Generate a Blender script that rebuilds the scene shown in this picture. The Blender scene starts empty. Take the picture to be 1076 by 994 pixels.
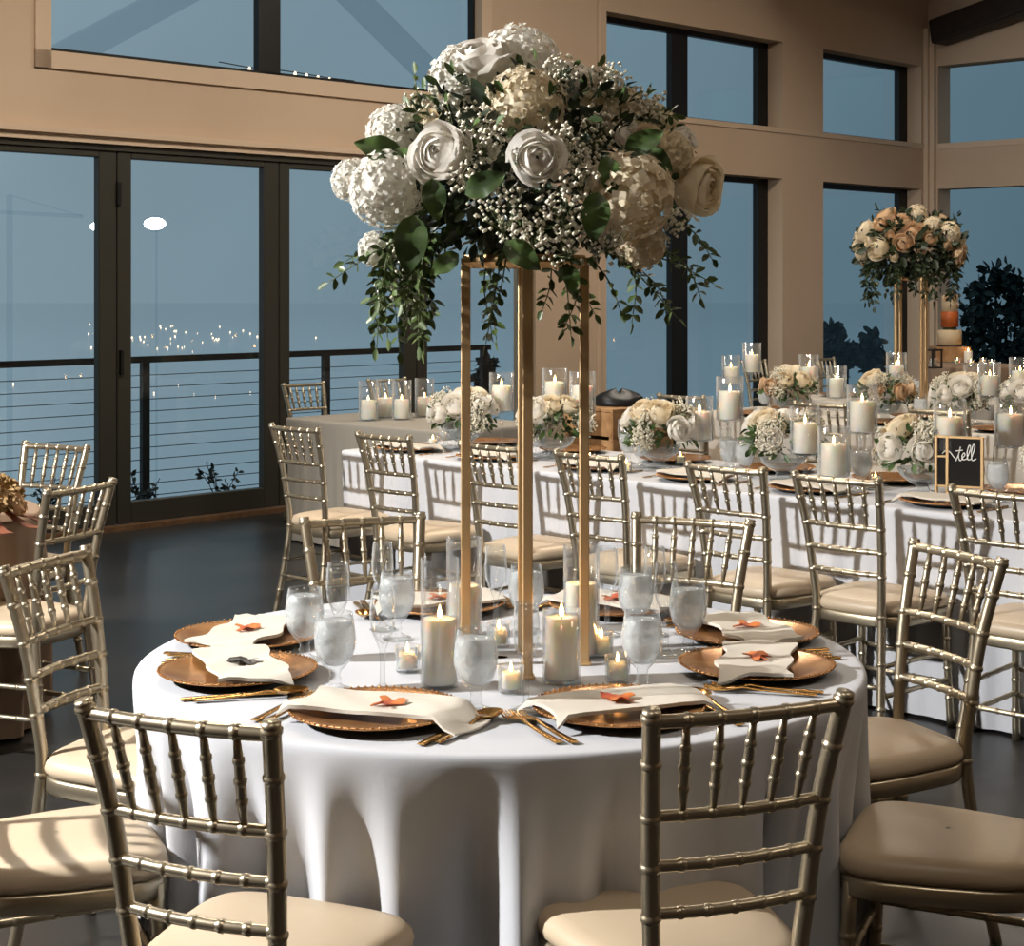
import bpy, math, random
from mathutils import Vector, Matrix
R = random.Random(7)
SC = bpy.context.scene
COL = SC.collection

# ------------------------------------------------------------------ camera, world, lamps, exposure
H, F = 1.58, 1800.0                      # eye height, focal length in pixels of the 1076 wide frame
camd = bpy.data.cameras.new('camera'); cam = bpy.data.objects.new('camera', camd); COL.objects.link(cam)
cam.location = (0, 0, H); cam.rotation_euler = (math.pi / 2, 0, 0)
camd.sensor_width = 36; camd.lens = 36 * F / 1076; camd.shift_y = -(497 - 300) / 1076
camd.clip_start = .05; camd.clip_end = 8000
SC.camera = cam
SC.view_settings.view_transform = 'Standard'; SC.view_settings.look = 'None'
SC.view_settings.exposure = 0.0; SC.view_settings.gamma = 1.0; SC.view_settings.use_curve_mapping = False
SC.cycles.use_denoising = True
SC.cycles.max_bounces = 10; SC.cycles.transparent_max_bounces = 24; SC.cycles.diffuse_bounces = 4
SC.cycles.sample_clamp_indirect = 4.0; SC.cycles.caustics_reflective = False; SC.cycles.caustics_refractive = False

def lin(c):
    return tuple(((v / 255) / 12.92 if v / 255 <= .04045 else ((v / 255 + .055) / 1.055) ** 2.4) for v in c) + (1,)

wd = bpy.data.worlds.new('dusk_sky'); SC.world = wd; wd.use_nodes = True
nt = wd.node_tree; nt.nodes.clear()
tc = nt.nodes.new('ShaderNodeTexCoord'); sx = nt.nodes.new('ShaderNodeSeparateXYZ')
nt.links.new(tc.outputs['Generated'], sx.inputs[0])
mr = nt.nodes.new('ShaderNodeMapRange'); nt.links.new(sx.outputs['X'], mr.inputs['Value'])
mr.inputs['From Min'].default_value = -.35; mr.inputs['From Max'].default_value = .32
cr = nt.nodes.new('ShaderNodeValToRGB'); nt.links.new(mr.outputs[0], cr.inputs[0])
cr.color_ramp.elements[0].color = lin((143, 165, 176)); cr.color_ramp.elements[1].color = lin((84, 111, 125))
e = cr.color_ramp.elements.new(.5); e.color = lin((116, 141, 154))
mz = nt.nodes.new('ShaderNodeMapRange'); nt.links.new(sx.outputs['Z'], mz.inputs['Value'])
mz.inputs['From Min'].default_value = -.12; mz.inputs['From Max'].default_value = .2
mz.inputs['To Min'].default_value = .86; mz.inputs['To Max'].default_value = 1.0
nz = nt.nodes.new('ShaderNodeTexNoise'); nz.inputs['Scale'].default_value = 5; nz.inputs['Detail'].default_value = 3
nt.links.new(tc.outputs['Generated'], nz.inputs['Vector'])
mn = nt.nodes.new('ShaderNodeMapRange'); nt.links.new(nz.outputs[0], mn.inputs['Value'])
mn.inputs['From Min'].default_value = .3; mn.inputs['From Max'].default_value = .7
mn.inputs['To Min'].default_value = .93; mn.inputs['To Max'].default_value = 1.07
mm = nt.nodes.new('ShaderNodeMath'); mm.operation = 'MULTIPLY'
nt.links.new(mz.outputs[0], mm.inputs[0]); nt.links.new(mn.outputs[0], mm.inputs[1])
bg = nt.nodes.new('ShaderNodeBackground'); nt.links.new(cr.outputs[0], bg.inputs['Color'])
nt.links.new(mm.outputs[0], bg.inputs['Strength'])
wo = nt.nodes.new('ShaderNodeOutputWorld'); nt.links.new(bg.outputs[0], wo.inputs[0])

def aim(o, tgt):
    o.rotation_euler = (Vector(tgt) - o.location).to_track_quat('-Z', 'Y').to_euler()
def lamp(name, kind, loc, energy, color, tgt=None, **kw):
    d = bpy.data.lights.new(name, kind); d.energy = energy; d.color = color
    for k, v in kw.items(): setattr(d, k, v)
    o = bpy.data.objects.new(name, d); COL.objects.link(o); o.location = loc
    if tgt: aim(o, tgt)
    return o
lamp('key_spotlight', 'SPOT', (-4.3, 2.98, 3.1), 1900, (1, .985, .965), (1.2, 5.6, .95), spot_size=math.radians(86), spot_blend=.25, shadow_soft_size=.07)

U = Vector((0.69952, 0.71461, 0)); N = Vector((0.71461, -0.69952, 0)); Z = Vector((0, 0, 1))
def T(a, b, z=0): return U * a + N * b + Z * z          # room axes: a along the glass wall, b away from it
WALLB = -9.57
for i, (a, b, e_) in enumerate([(4.5, -6.5, 165), (8.5, -6.5, 140), (12.6, -6.3, 85), (.4, -.4, 34), (5, 1.0, 45), (11, 1.0, 60)]):  # all unseen; the one above the camera is added as warm front fill
    l = lamp('ceiling_or_fill_lamp', 'AREA', T(a, b, 4.9), e_, (1, .88, .73), size=1.0)
    l.data.shape = 'DISK'

# ------------------------------------------------------------------ helpers
def at(px, py, z=0.0):
    Y = (H - z) * F / (py - 300.0); return Vector(((px - 538) / F * Y, Y, z))
def atY(px, py, Y): return Vector(((px - 538) / F * Y, Y, H - (py - 300) / F * Y))

class MB:
    def __init__(s): s.v = []; s.f = []
    def add(s, vs, fs, M=None):
        o = len(s.v)
        s.v += [tuple(M @ Vector(p)) if M is not None else tuple(p) for p in vs]
        s.f += [tuple(o + i for i in f) for f in fs]
    def box(s, c, d, M=None, bev=0):
        x, y, z = d[0] / 2, d[1] / 2, d[2] / 2
        vs = [(c[0] + i * x, c[1] + j * y, c[2] + k * z) for i in (-1, 1) for j in (-1, 1) for k in (-1, 1)]
        s.add(vs, [(0, 1, 3, 2), (4, 6, 7, 5), (0, 4, 5, 1), (2, 3, 7, 6), (0, 2, 6, 4), (1, 5, 7, 3)], M)
    def frame_box(s, o, ex, ey, ez, r):           # r = (x0,x1,y0,y1,z0,z1) in the frame o,ex,ey,ez
        vs = [o + ex * r[i] + ey * r[2 + j] + ez * r[4 + k] for i in (0, 1) for j in (0, 1) for k in (0, 1)]
        s.add(vs, [(0, 1, 3, 2), (4, 6, 7, 5), (0, 4, 5, 1), (2, 3, 7, 6), (0, 2, 6, 4), (1, 5, 7, 3)])
    def tube(s, pts, rad, n=8, cap=True):
        pts = [Vector(p) for p in pts]; m = len(pts)
        if not hasattr(rad, '__len__'): rad = [rad] * m
        t0 = (pts[1] - pts[0]).normalized()
        up = Vector((0, 0, 1)) if abs(t0.z) < .9 else Vector((0, 1, 0))
        x = t0.cross(up).normalized(); vs = []
        for i, p in enumerate(pts):
            t = (pts[min(i + 1, m - 1)] - pts[max(i - 1, 0)]).normalized()
            x = (x - t * x.dot(t)).normalized(); y = t.cross(x)
            for k in range(n):
                a = 2 * math.pi * k / n
                vs.append(p + (x * math.cos(a) + y * math.sin(a)) * rad[i])
        fs = [(i * n + k, i * n + (k + 1) % n, (i + 1) * n + (k + 1) % n, (i + 1) * n + k) for i in range(m - 1) for k in range(n)]
        if cap: fs += [tuple(range(n - 1, -1, -1)), tuple((m - 1) * n + k for k in range(n))]
        s.add(vs, fs)
    def lathe(s, prof, n=24, M=None):
        vs = []; fs = []; m = len(prof)
        for r, z in prof:
            for k in range(n):
                a = 2 * math.pi * k / n; vs.append((r * math.cos(a), r * math.sin(a), z))
        for i in range(m - 1):
            for k in range(n): fs.append((i * n + k, i * n + (k + 1) % n, (i + 1) * n + (k + 1) % n, (i + 1) * n + k))
        s.add(vs, fs, M)
    def grid(s, rows, closed=False):
        m = len(rows[0]); vs = [p for r in rows for p in r]; fs = []
        for i in range(len(rows) - 1):
            for k in range(m if closed else m - 1):
                fs.append((i * m + k, i * m + (k + 1) % m, (i + 1) * m + (k + 1) % m, (i + 1) * m + k))
        s.add(vs, fs)
    def blob(s, c, r, sq=(1, 1, 1)):
        c = Vector(c)
        vs = [c + Vector((x * r * sq[0], y * r * sq[1], z * r * sq[2])) for x, y, z in ((1, 0, 0), (-1, 0, 0), (0, 1, 0), (0, -1, 0), (0, 0, 1), (0, 0, -1))]
        s.add(vs, [(0, 2, 4), (2, 1, 4), (1, 3, 4), (3, 0, 4), (2, 0, 5), (1, 2, 5), (3, 1, 5), (0, 3, 5)])
    def mesh(s, name, mat, smooth=True):
        me = bpy.data.meshes.new(name); me.from_pydata(s.v, [], s.f); me.update()
        me.materials.append(mat)
        if smooth: me.polygons.foreach_set('use_smooth', [True] * len(me.polygons))
        return me
    def build(s, name, mat, parent=None, smooth=True):
        return ob(name, s.mesh(name, mat, smooth), parent)

def ob(name, me, parent=None, M=None):
    o = bpy.data.objects.new(name, me); COL.objects.link(o)
    if parent is not None: o.parent = parent
    if M is not None: o.matrix_local = M
    return o
def tag(o, label=None, cat=None, group=None, kind=None):
    if label: o['label'] = label
    if cat: o['category'] = cat
    if group: o['group'] = group
    if kind: o['kind'] = kind
    return o
def empty(name, loc=(0, 0, 0), rz=0): 
    o = bpy.data.objects.new(name, None); COL.objects.link(o); o.location = loc; o.rotation_euler = (0, 0, rz)
    o.empty_display_size = .05
    return o
def dup(root, loc, rz=0, label=None, group=None, scale=None):
    def cp(o, par):
        c = o.copy(); COL.objects.link(c)
        if par is not None: c.parent = par
        for ch in o.children: cp(ch, c)
        return c
    r = cp(root, None); r.location = loc; r.rotation_euler = (0, 0, rz)
    if scale: r.scale = (scale,) * 3
    if label: r['label'] = label
    if group: r['group'] = group
    return r
class Proto:                                   # the first placing moves the model itself, later ones copy it
    def __init__(s, root): s.root = root; s.used = False
    def put(s, loc, rz=0, label=None, cat=None, group=None, scale=None):
        if not s.used:
            s.used = True; o = s.root; o.location = loc; o.rotation_euler = (0, 0, rz)
            if scale: o.scale = (scale,) * 3
            if label: o['label'] = label
            if group: o['group'] = group
        else: o = dup(s.root, loc, rz, label, group, scale if scale else None)
        if scale is None: o.scale = (1, 1, 1)
        if cat: o['category'] = cat
        return o
def bevel(o, w=.004, seg=2):
    m = o.modifiers.new('bevel', 'BEVEL'); m.width = w; m.segments = seg; m.limit_method = 'ANGLE'; return o

# ------------------------------------------------------------------ materials
def pm(name, rgb, rough=.5, metal=0.0, noise=None, bump=None, **kw):
    m = bpy.data.materials.new(name); m.use_nodes = True; nt = m.node_tree; b = nt.nodes['Principled BSDF']
    b.inputs['Base Color'].default_value = lin(rgb); b.inputs['Roughness'].default_value = rough; b.inputs['Metallic'].default_value = metal
    for k, v in kw.items(): b.inputs[k].default_value = v
    if noise or bump:
        tc = nt.nodes.new('ShaderNodeTexCoord')
    if noise:                                  # (scale, other rgb)
        n = nt.nodes.new('ShaderNodeTexNoise'); n.inputs['Scale'].default_value = noise[0]; n.inputs['Detail'].default_value = 4
        nt.links.new(tc.outputs['Object'], n.inputs['Vector'])
        r = nt.nodes.new('ShaderNodeValToRGB'); nt.links.new(n.outputs[0], r.inputs[0])
        r.color_ramp.elements[0].position = .35; r.color_ramp.elements[1].position = .65
        r.color_ramp.elements[0].color = lin(rgb); r.color_ramp.elements[1].color = lin(noise[1])
        nt.links.new(r.outputs[0], b.inputs['Base Color'])
    if bump:                                   # (scale, strength)
        n = nt.nodes.new('ShaderNodeTexNoise'); n.inputs['Scale'].default_value = bump[0]; n.inputs['Detail'].default_value = 5
        nt.links.new(tc.outputs['Object'], n.inputs['Vector'])
        bp = nt.nodes.new('ShaderNodeBump'); bp.inputs['Strength'].default_value = bump[1]; bp.inputs['Distance'].default_value = .01
        nt.links.new(n.outputs[0], bp.inputs['Height']); nt.links.new(bp.outputs[0], b.inputs['Normal'])
    return m
def thin_glass(name, tint, refl=1.0, ior=1.45, edge=0.0):
    m = bpy.data.materials.new(name); m.use_nodes = True; nt = m.node_tree; nt.nodes.clear()
    t = nt.nodes.new('ShaderNodeBsdfTransparent'); t.inputs[0].default_value = tint + (1,)
    g = nt.nodes.new('ShaderNodeBsdfGlossy'); g.inputs['Roughness'].default_value = .02; g.inputs[0].default_value = (.95, .97, 1, 1)
    f = nt.nodes.new('ShaderNodeFresnel'); ge = nt.nodes.new('ShaderNodeNewGeometry'); io = nt.nodes.new('ShaderNodeMapRange')
    io.inputs['To Min'].default_value = ior; io.inputs['To Max'].default_value = 1 / ior      # same reflectance on both sides of the thin wall
    nt.links.new(ge.outputs['Backfacing'], io.inputs['Value']); nt.links.new(io.outputs[0], f.inputs[0])
    mu = nt.nodes.new('ShaderNodeMath'); mu.operation = 'MULTIPLY'; mu.inputs[1].default_value = refl; mu.use_clamp = True
    nt.links.new(f.outputs[0], mu.inputs[0])
    x = nt.nodes.new('ShaderNodeMixShader'); nt.links.new(mu.outputs[0], x.inputs[0])
    nt.links.new(t.outputs[0], x.inputs[1]); nt.links.new(g.outputs[0], x.inputs[2])
    if edge:                                   # refracted light at the rims put in as a whitish diffuse
        lw = nt.nodes.new('ShaderNodeLayerWeight'); lw.inputs[0].default_value = .5
        pw = nt.nodes.new('ShaderNodeMath'); pw.operation = 'POWER'; pw.inputs[1].default_value = 3.5; nt.links.new(lw.outputs['Facing'], pw.inputs[0])
        ml = nt.nodes.new('ShaderNodeMath'); ml.operation = 'MULTIPLY_ADD'; ml.inputs[1].default_value = edge; ml.inputs[2].default_value = .02; nt.links.new(pw.outputs[0], ml.inputs[0])
        df = nt.nodes.new('ShaderNodeBsdfDiffuse'); df.inputs[0].default_value = (.75, .78, .78, 1)
        x2 = nt.nodes.new('ShaderNodeMixShader'); nt.links.new(ml.outputs[0], x2.inputs[0]); nt.links.new(x.outputs[0], x2.inputs[1]); nt.links.new(df.outputs[0], x2.inputs[2]); x = x2
    o = nt.nodes.new('ShaderNodeOutputMaterial'); nt.links.new(x.outputs[0], o.inputs[0]); return m
def petal(name, rgb, trans=.3):
    m = bpy.data.materials.new(name); m.use_nodes = True; nt = m.node_tree; nt.nodes.clear()
    d = nt.nodes.new('ShaderNodeBsdfDiffuse'); d.inputs[0].default_value = lin(rgb)
    t = nt.nodes.new('ShaderNodeBsdfTranslucent'); t.inputs[0].default_value = lin(rgb)
    x = nt.nodes.new('ShaderNodeMixShader'); x.inputs[0].default_value = trans
    nt.links.new(d.outputs[0], x.inputs[1]); nt.links.new(t.outputs[0], x.inputs[2])
    o = nt.nodes.new('ShaderNodeOutputMaterial'); nt.links.new(x.outputs[0], o.inputs[0]); return m
def emis(name, rgb, s):
    m = bpy.data.materials.new(name); m.use_nodes = True; nt = m.node_tree; nt.nodes.clear()
    em = nt.nodes.new('ShaderNodeEmission'); em.inputs[0].default_value = lin(rgb); em.inputs[1].default_value = s
    o = nt.nodes.new('ShaderNodeOutputMaterial'); nt.links.new(em.outputs[0], o.inputs[0]); return m

M_wall = pm('plaster', (202, 180, 156), .8, noise=(.8, (194, 171, 147)), bump=(60, .05))
M_ceil = pm('ceiling_paint', (176, 148, 120), .85)
M_trim = pm('painted_trim', (206, 184, 160), .6)
M_floor = pm('polished_concrete', (36, 36, 36), .34, noise=(1.6, (50, 47, 44)), bump=(5, .03), **{'Specular IOR Level': .38})
M_frame = pm('dark_bronze_metal', (60, 59, 52), .42, .3)
M_black = pm('black_metal', (16, 18, 20), .45, .3)
M_beam = pm('dark_stained_timber', (30, 22, 17), .6, noise=(9, (42, 31, 23)))
M_sill = pm('wood_threshold', (110, 82, 56), .5, noise=(20, (86, 62, 42)))
M_pane = thin_glass('window_glass', (.97, .985, .99), .55)
M_glass = thin_glass('clear_glass', (.985, .99, .99), 1.3, edge=.55)
M_cable = pm('steel_cable', (58, 70, 80), .4, .5)
M_deck = pm('deck_stone', (96, 112, 120), .6, noise=(6, (74, 90, 98)))
M_band = thin_glass('reflection_band_tint', (.86, .88, .90), .2)  # darker reflections in the high window put into a see-through tint
M_gold = pm('champagne_gold_paint', (190, 178, 154), .34, .9)
M_cush = pm('cream_vinyl', (206, 186, 158), .42, bump=(18, .05))
M_cloth = pm('white_linen', (204, 206, 211), .85, bump=(260, .06))
M_cloth2 = pm('grey_linen', (196, 190, 180), .9, bump=(260, .06))
M_cloth2_shade = pm('grey_linen_shaded', (152, 146, 135), .9, bump=(260, .06))  # grey linen again, the small table's shadow put into the colour
M_taupe = pm('taupe_linen', (150, 126, 104), .9, bump=(260, .06))
M_brass = pm('brushed_brass', (216, 182, 134), .42, .75)
M_copper = pm('copper_glass', (212, 158, 100), .24, .65, noise=(25, (182, 124, 72)))
M_under = pm('dark_plate_foot', (34, 28, 24), .5)
M_napkin = pm('ivory_napkin', (218, 210, 196), .9, bump=(300, .08))
M_cut = pm('gold_cutlery', (208, 160, 92), .22, 1.0)
M_wax = pm('white_wax', (244, 238, 226), .5, **{'Subsurface Weight': .85, 'Subsurface Scale': 1.0, 'Subsurface Radius': (.03, .023, .016)})
M_wick = pm('wick', (30, 24, 20), .9)
M_flame = emis('flame', (255, 190, 110), 60)
M_water = pm('iced_water', (240, 244, 245), .12, bump=(70, .7), **{'Alpha': .55})
M_petal = petal('white_petal', (252, 248, 240), .38); M_petal2 = petal('cream_petal', (244, 232, 206), .38); M_petal3 = petal('blush_petal', (226, 196, 160), .35)
M_hyd = petal('hydrangea_petal', (252, 249, 240), .38)
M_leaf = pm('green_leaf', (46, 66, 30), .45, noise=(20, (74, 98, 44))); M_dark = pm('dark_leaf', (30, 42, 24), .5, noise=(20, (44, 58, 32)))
M_vine = pm('vine_leaf', (84, 102, 50), .45, noise=(14, (54, 74, 34)))
M_breath = petal('babys_breath_blossom', (240, 234, 216), .2)
M_stem = pm('green_stem', (88, 100, 58), .7)
M_dry = pm('dried_bloom', (176, 146, 98), .9, noise=(30, (146, 116, 74)))
M_rust = pm('rust_ribbon', (128, 70, 42), .7); M_wood = pm('oak_wood', (176, 136, 92), .6, noise=(12, (140, 102, 64)))
M_red = pm('red_autumn_leaf', (176, 58, 34), .6, noise=(40, (214, 122, 46))); M_blackleaf = pm('black_leaf', (22, 22, 24), .5)
M_glassc = thin_glass('candle_glass', (.99, .993, .993), 1.0, edge=.3)
M_bowl = thin_glass('pressed_glass', (.9, .92, .92), 1.6, edge=.9)
M_ceram = pm('white_ceramic', (230, 226, 220), .35)
M_tree = pm('tree_leaf', (26, 40, 40), .8, noise=(3, (38, 54, 54))); M_bark = pm('tree_bark', (30, 34, 34), .9)
M_sign = pm('black_acrylic', (14, 12, 12), .25); M_ink = pm('white_ink', (240, 238, 232), .7)
M_cakew = pm('cake_icing', (206, 184, 150), .6, bump=(40, .1)); M_cakeo = pm('orange_icing', (188, 96, 34), .55, noise=(9, (150, 70, 26)))
M_city = emis('distant_lamp', (255, 226, 190), 3); M_glint = emis('flash_glint_glow', (235, 242, 250), 12)
M_lake = pm('lake_water', (238, 244, 248), .12, 1.0)
M_crane = thin_glass('haze_tinted_steel', (.93, .95, .96), 0.0)  # distant haze put into the see-through tint

# ------------------------------------------------------------------ the setting
def slab(name, o, ex, ey, ez, rects, mat, **kw):
    m = MB()
    for r in rects: m.frame_box(o, ex, ey, ez, r)
    ob_ = m.build(name, mat, kw.get('parent'), False)
    if not kw.get('parent'): ob_['kind'] = 'structure'
    return ob_
O0 = Vector((0, 0, 0)); AC = 16.09; AL = -4.0; BR = 6.5; CH = 5.1
slab('floor', O0, U, N, Z, [(AL, AC + .3, WALLB - .25, BR, -.12, 0)], M_floor)
slab('ceiling', O0, U, N, Z, [(AL - .2, AC + .3, WALLB - .3, BR + .2, CH, CH + .15)], M_ceil)
th = -.25
def wA(a0, a1, z0, z1): return (a0, a1, WALLB + th, WALLB, z0, z1)
WD0, WD1 = 3.44, 10.05                          # folding doors
slab('wall_glazed', O0, U, N, Z, [wA(AL, WD0, 0, CH), wA(WD0, 9.53, 2.49, 2.94), wA(WD0, 5.53, 2.94, CH), wA(5.53, 9.53, 4.25, CH),
    wA(9.53, 10.92, 2.49, CH), wA(WD1, 10.92, 0, 2.49), wA(10.92, 13.46, 2.60, 3.08), wA(10.92, 13.46, 3.9, CH), wA(10.92, 13.46, 0, .06),
    wA(13.46, 14.14, 0, CH), wA(14.14, 15.96, 2.60, 3.08), wA(14.14, 15.96, 3.9, CH), wA(14.14, 15.96, 0, .06), wA(15.96, AC + .25, 0, CH)], M_wall)
def wB(s0, s1, z0, z1): return (AC, AC + .25, WALLB + s0, WALLB + s1, z0, z1)
WE = BR - WALLB
slab('wall_far', O0, U, N, Z, [wB(-.25, .12, 0, CH), wB(.12, 2.66, 0, .06), wB(.12, 2.66, 2.60, 3.08), wB(.12, 2.66, 3.9, CH), wB(2.66, WE, 0, CH)], M_wall)
slab('wall_near', O0, U, N, Z, [(AL - .2, AL, WALLB - .25, BR, 0, CH)], M_wall)
slab('wall_back', O0, U, N, Z, [(AL, AC + .25, BR, BR + .2, 0, CH)], M_wall)
# trims on the glazed wall
def face(a0, a1, z0, z1, d=.03): return (a0, a1, WALLB + .001, WALLB + d, z0, z1)
slab('trim_1', O0, U, N, Z, [face(WD0 - .3, 9.72, 2.535, 2.575, .05), face(WD0 - .3, 9.7, 2.49, 2.535, .02)], M_trim)
slab('trim_2', O0, U, N, Z, [(5.53, 5.64, WALLB - .12, WALLB + .02, 2.94, 4.25), (5.53, 9.42, WALLB - .12, WALLB + .02, 2.94, 3.05), (9.42, 9.53, WALLB - .12, WALLB + .02, 2.94, 4.25)], M_trim)
slab('trim_3', O0, U, N, Z, [face(10.80, 10.84, 0, CH, .012), face(10.84, 16.0, 3.03, 3.075, .012), face(16.0, 16.07, 0, 4.3, .05), (AC - .05, AC - .001, WALLB + .03, WALLB + .10, 0, 4.3),
    (AC - .012, AC - .001, WALLB + .12, WALLB + 2.66, 3.02, 3.075)], M_trim)
slab('trim_4', O0, U, N, Z, [(WD0, WD1, WALLB - .02, WALLB + .07, 0, .03)], M_sill)
for nm, r in (('baseboard_glazed', (WD1, 10.92, WALLB, WALLB + .015, 0, .12)), ('baseboard_far', (AC - .015, AC, WALLB + 2.7, BR, 0, .12))):
    slab(nm, O0, U, N, Z, [r], M_trim)
# folding doors: every panel a door with its pane
seams = [3.5, 4.82, 6.14, 7.46, 8.77, 10.05]
FZ = 2.49
slab('trim_5', O0, U, N, Z, [(WD0, WD1, WALLB - .10, WALLB - .005, 2.45, 2.49), (WD0, 3.5, WALLB - .10, WALLB - .005, 0, 2.45)], M_frame)
for i in range(5):
    a0, a1 = seams[i] + .004, seams[i + 1] - .004
    sl, sr = (.105, .13) if i % 2 == 0 else (.09, .13)
    d0, d1 = WALLB - .085, WALLB - .02
    fr = slab('door_%d' % (i + 1), O0, U, N, Z, [(a0, a0 + sl, d0, d1, .03, 2.45), (a1 - sr, a1, d0, d1, .03, 2.45),
        (a0 + sl, a1 - sr, d0, d1, 2.405, 2.45), (a0 + sl, a1 - sr, d0, d1, .03, .17)], M_frame)
    bevel(fr, .005, 1)
    slab('pane', O0, U, N, Z, [(a0 + sl, a1 - sr, WALLB - .056, WALLB - .05, .17, 2.405)], M_pane, parent=fr)
    if i == 2:
        m = MB(); m.frame_box(O0, U, N, Z, (a0 + .012, a0 + .035, d1, d1 + .02, 1.0, 1.16)); m.build('door_handle', M_black, fr, False)
        m = MB(); m.frame_box(O0, U, N, Z, (a0 - .01, a0 + .02, d1, d1 + .015, 2.10, 2.25)); m.build('hinge', M_black, fr, False)
# fixed windows
def window(n, a0, a1, z0, z1, mull, fw, plane='A', depth=.23):
    m = MB(); g = MB()
    def bx(mb, s0, s1, y0, y1, q0, q1):
        if plane == 'A': mb.frame_box(O0, U, N, Z, (s0, s1, y0, y1, q0, q1))
        else: mb.frame_box(O0, N, U, Z, (WALLB + s0, WALLB + s1, AC - WALLB - y1 + 0, AC - WALLB - y0 + 0, q0, q1))
    y1_ = WALLB - depth + .06; y0_ = WALLB - depth
    for r in ((a0, a0 + fw, z0, z1), (a1 - fw, a1, z0, z1), (a0, a1, z1 - .05, z1), (a0, a1, z0, z0 + .03)): bx(m, r[0], r[1], y0_, y1_, r[2], r[3])
    for q0, q1 in mull: bx(m, q0, q1, y0_, y1_, z0, z1)
    bx(g, a0 + fw, a1 - fw, y0_ + .02, y0_ + .026, z0 + .03, z1 - .05)
    w = m.build('window_%d' % n, M_black, None, False); w['kind'] = 'structure'
    g.build('pane', M_pane, w, False)
window(1, 5.64, 9.42, 3.05, 4.25, [(7.31, 7.5)], .02, depth=.12)
window(2, 10.92, 13.46, 3.08, 3.9, [(12.0, 12.23)], .16); window(3, 10.92, 13.46, .06, 2.60, [(12.0, 12.23)], .16)
window(4, 14.14, 15.96, 3.08, 3.9, [], .16); window(5, 14.14, 15.96, .06, 2.60, [], .16)
window(6, .12, 2.66, 3.08, 3.9, [(1.32, 1.5)], .09, 'B'); window(7, .12, 2.66, .06, 2.60, [(1.32, 1.5)], .09, 'B')
# ceiling timbers
def timber(name, p, q, w, h):
    p, q = Vector(p), Vector(q); x = (q - p).normalized(); y = Z.cross(x).normalized(); z = x.cross(y)
    m = MB(); L = (q - p).length
    m.frame_box(p, x, y, z, (0, L, -w / 2, w / 2, -h / 2, h / 2)); o = m.build(name, M_beam, None, False); o['kind'] = 'structure'; bevel(o, .03, 3); return o
timber('ceiling_beam', T(15.93, WALLB + .2, 4.22), T(15.2, -4.6, 5.06), .26, .26)
timber('ceiling_beam', T(13.0, WALLB + .02, 4.62), T(12.7, -2.0, 4.95), .24, .26)
timber('ceiling_beam', T(8.0, WALLB + .02, 4.9), T(8.0, BR, 4.9), .24, .3)

# outdoors: deck, railing, reflection bands, lake, hillside, lamps, trees
RB = -10.42
slab('deck_ground', O0, U, N, Z, [(1.0, 19, RB - .12, WALLB - .25, -.3, -.02)], M_deck)
ra = [1.9, 3.55, 5.22, 6.9, 8.56, 10.3]
rail = empty('cable_railing', T(6, RB, 0)); tag(rail, 'black balcony railing with horizontal steel cables outside the glass doors', 'railing')
off = T(6, RB, 0)
m = MB(); m.frame_box(-off, U, N, Z, (1.8, 10.36, RB - .03, RB + .03, 1.03, 1.075)); m.build('top_rail', M_black, rail, False)
for a in ra:
    m = MB(); m.frame_box(-off, U, N, Z, (a - .03, a + .03, RB - .02, RB + .02, -.02, 1.03)); m.build('post', M_black, rail, False)
for k in range(11):
    m = MB(); m.tube([T(1.8, RB, .08 + k * .086) - off, T(10.36, RB, .08 + k * .086) - off], .0035, 6); m.build('cable', M_cable, rail)
slab('added_band_roof', O0, U, N, Z, [(2, 12, -11.6, WALLB - .26, 4.55, 4.65)], M_band)  # unseen roof added for the reflection bands to meet
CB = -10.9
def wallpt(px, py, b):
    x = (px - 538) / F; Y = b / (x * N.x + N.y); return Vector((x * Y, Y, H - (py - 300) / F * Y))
for (p, q) in (((62, 62), (200, -12)), ((362, -12), (452, 78))):  # reflection bands in the high panes, shaped as see-through bars outside
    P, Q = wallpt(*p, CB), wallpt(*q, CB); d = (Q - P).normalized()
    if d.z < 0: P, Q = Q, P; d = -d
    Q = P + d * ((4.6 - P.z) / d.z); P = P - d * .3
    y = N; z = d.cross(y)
    m = MB(); m.frame_box(P, d, y, z, (0, (Q - P).length, -.06, .06, -.1, .1)); tag(m.build('reflection_band', M_band, None, False), kind='structure')
m = MB(); lk = 5000
m.add([(-lk, 60, -60), (lk, 60, -60), (lk, 6000, -60), (-lk, 6000, -60)], [(0, 1, 2, 3)]); tag(m.build('lake_ground', M_lake, None, False), kind='structure')
m = MB(); hp = []
for i in range(9):
    row = []
    for j in range(30):
        a = -2 + j; d = i * 2.2
        row.append(T(a, RB - .6 - d, -3.2 - .02 * d * d + .15 * math.sin(j * 1.3 + i)))
    hp.append(row)
m.grid(hp); tag(m.build('hillside_ground', M_tree), kind='structure')
hp = [[T(AC + .6 + i * 2.2, WALLB - 3 + j * 1.0, -3.2 - .02 * (i * 2.2) ** 2 + .15 * math.sin(j * 1.3 + i)) for j in range(22)] for i in range(9)]
m = MB(); m.grid(hp); tag(m.build('far_hillside_ground', M_tree), kind='structure')

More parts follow.
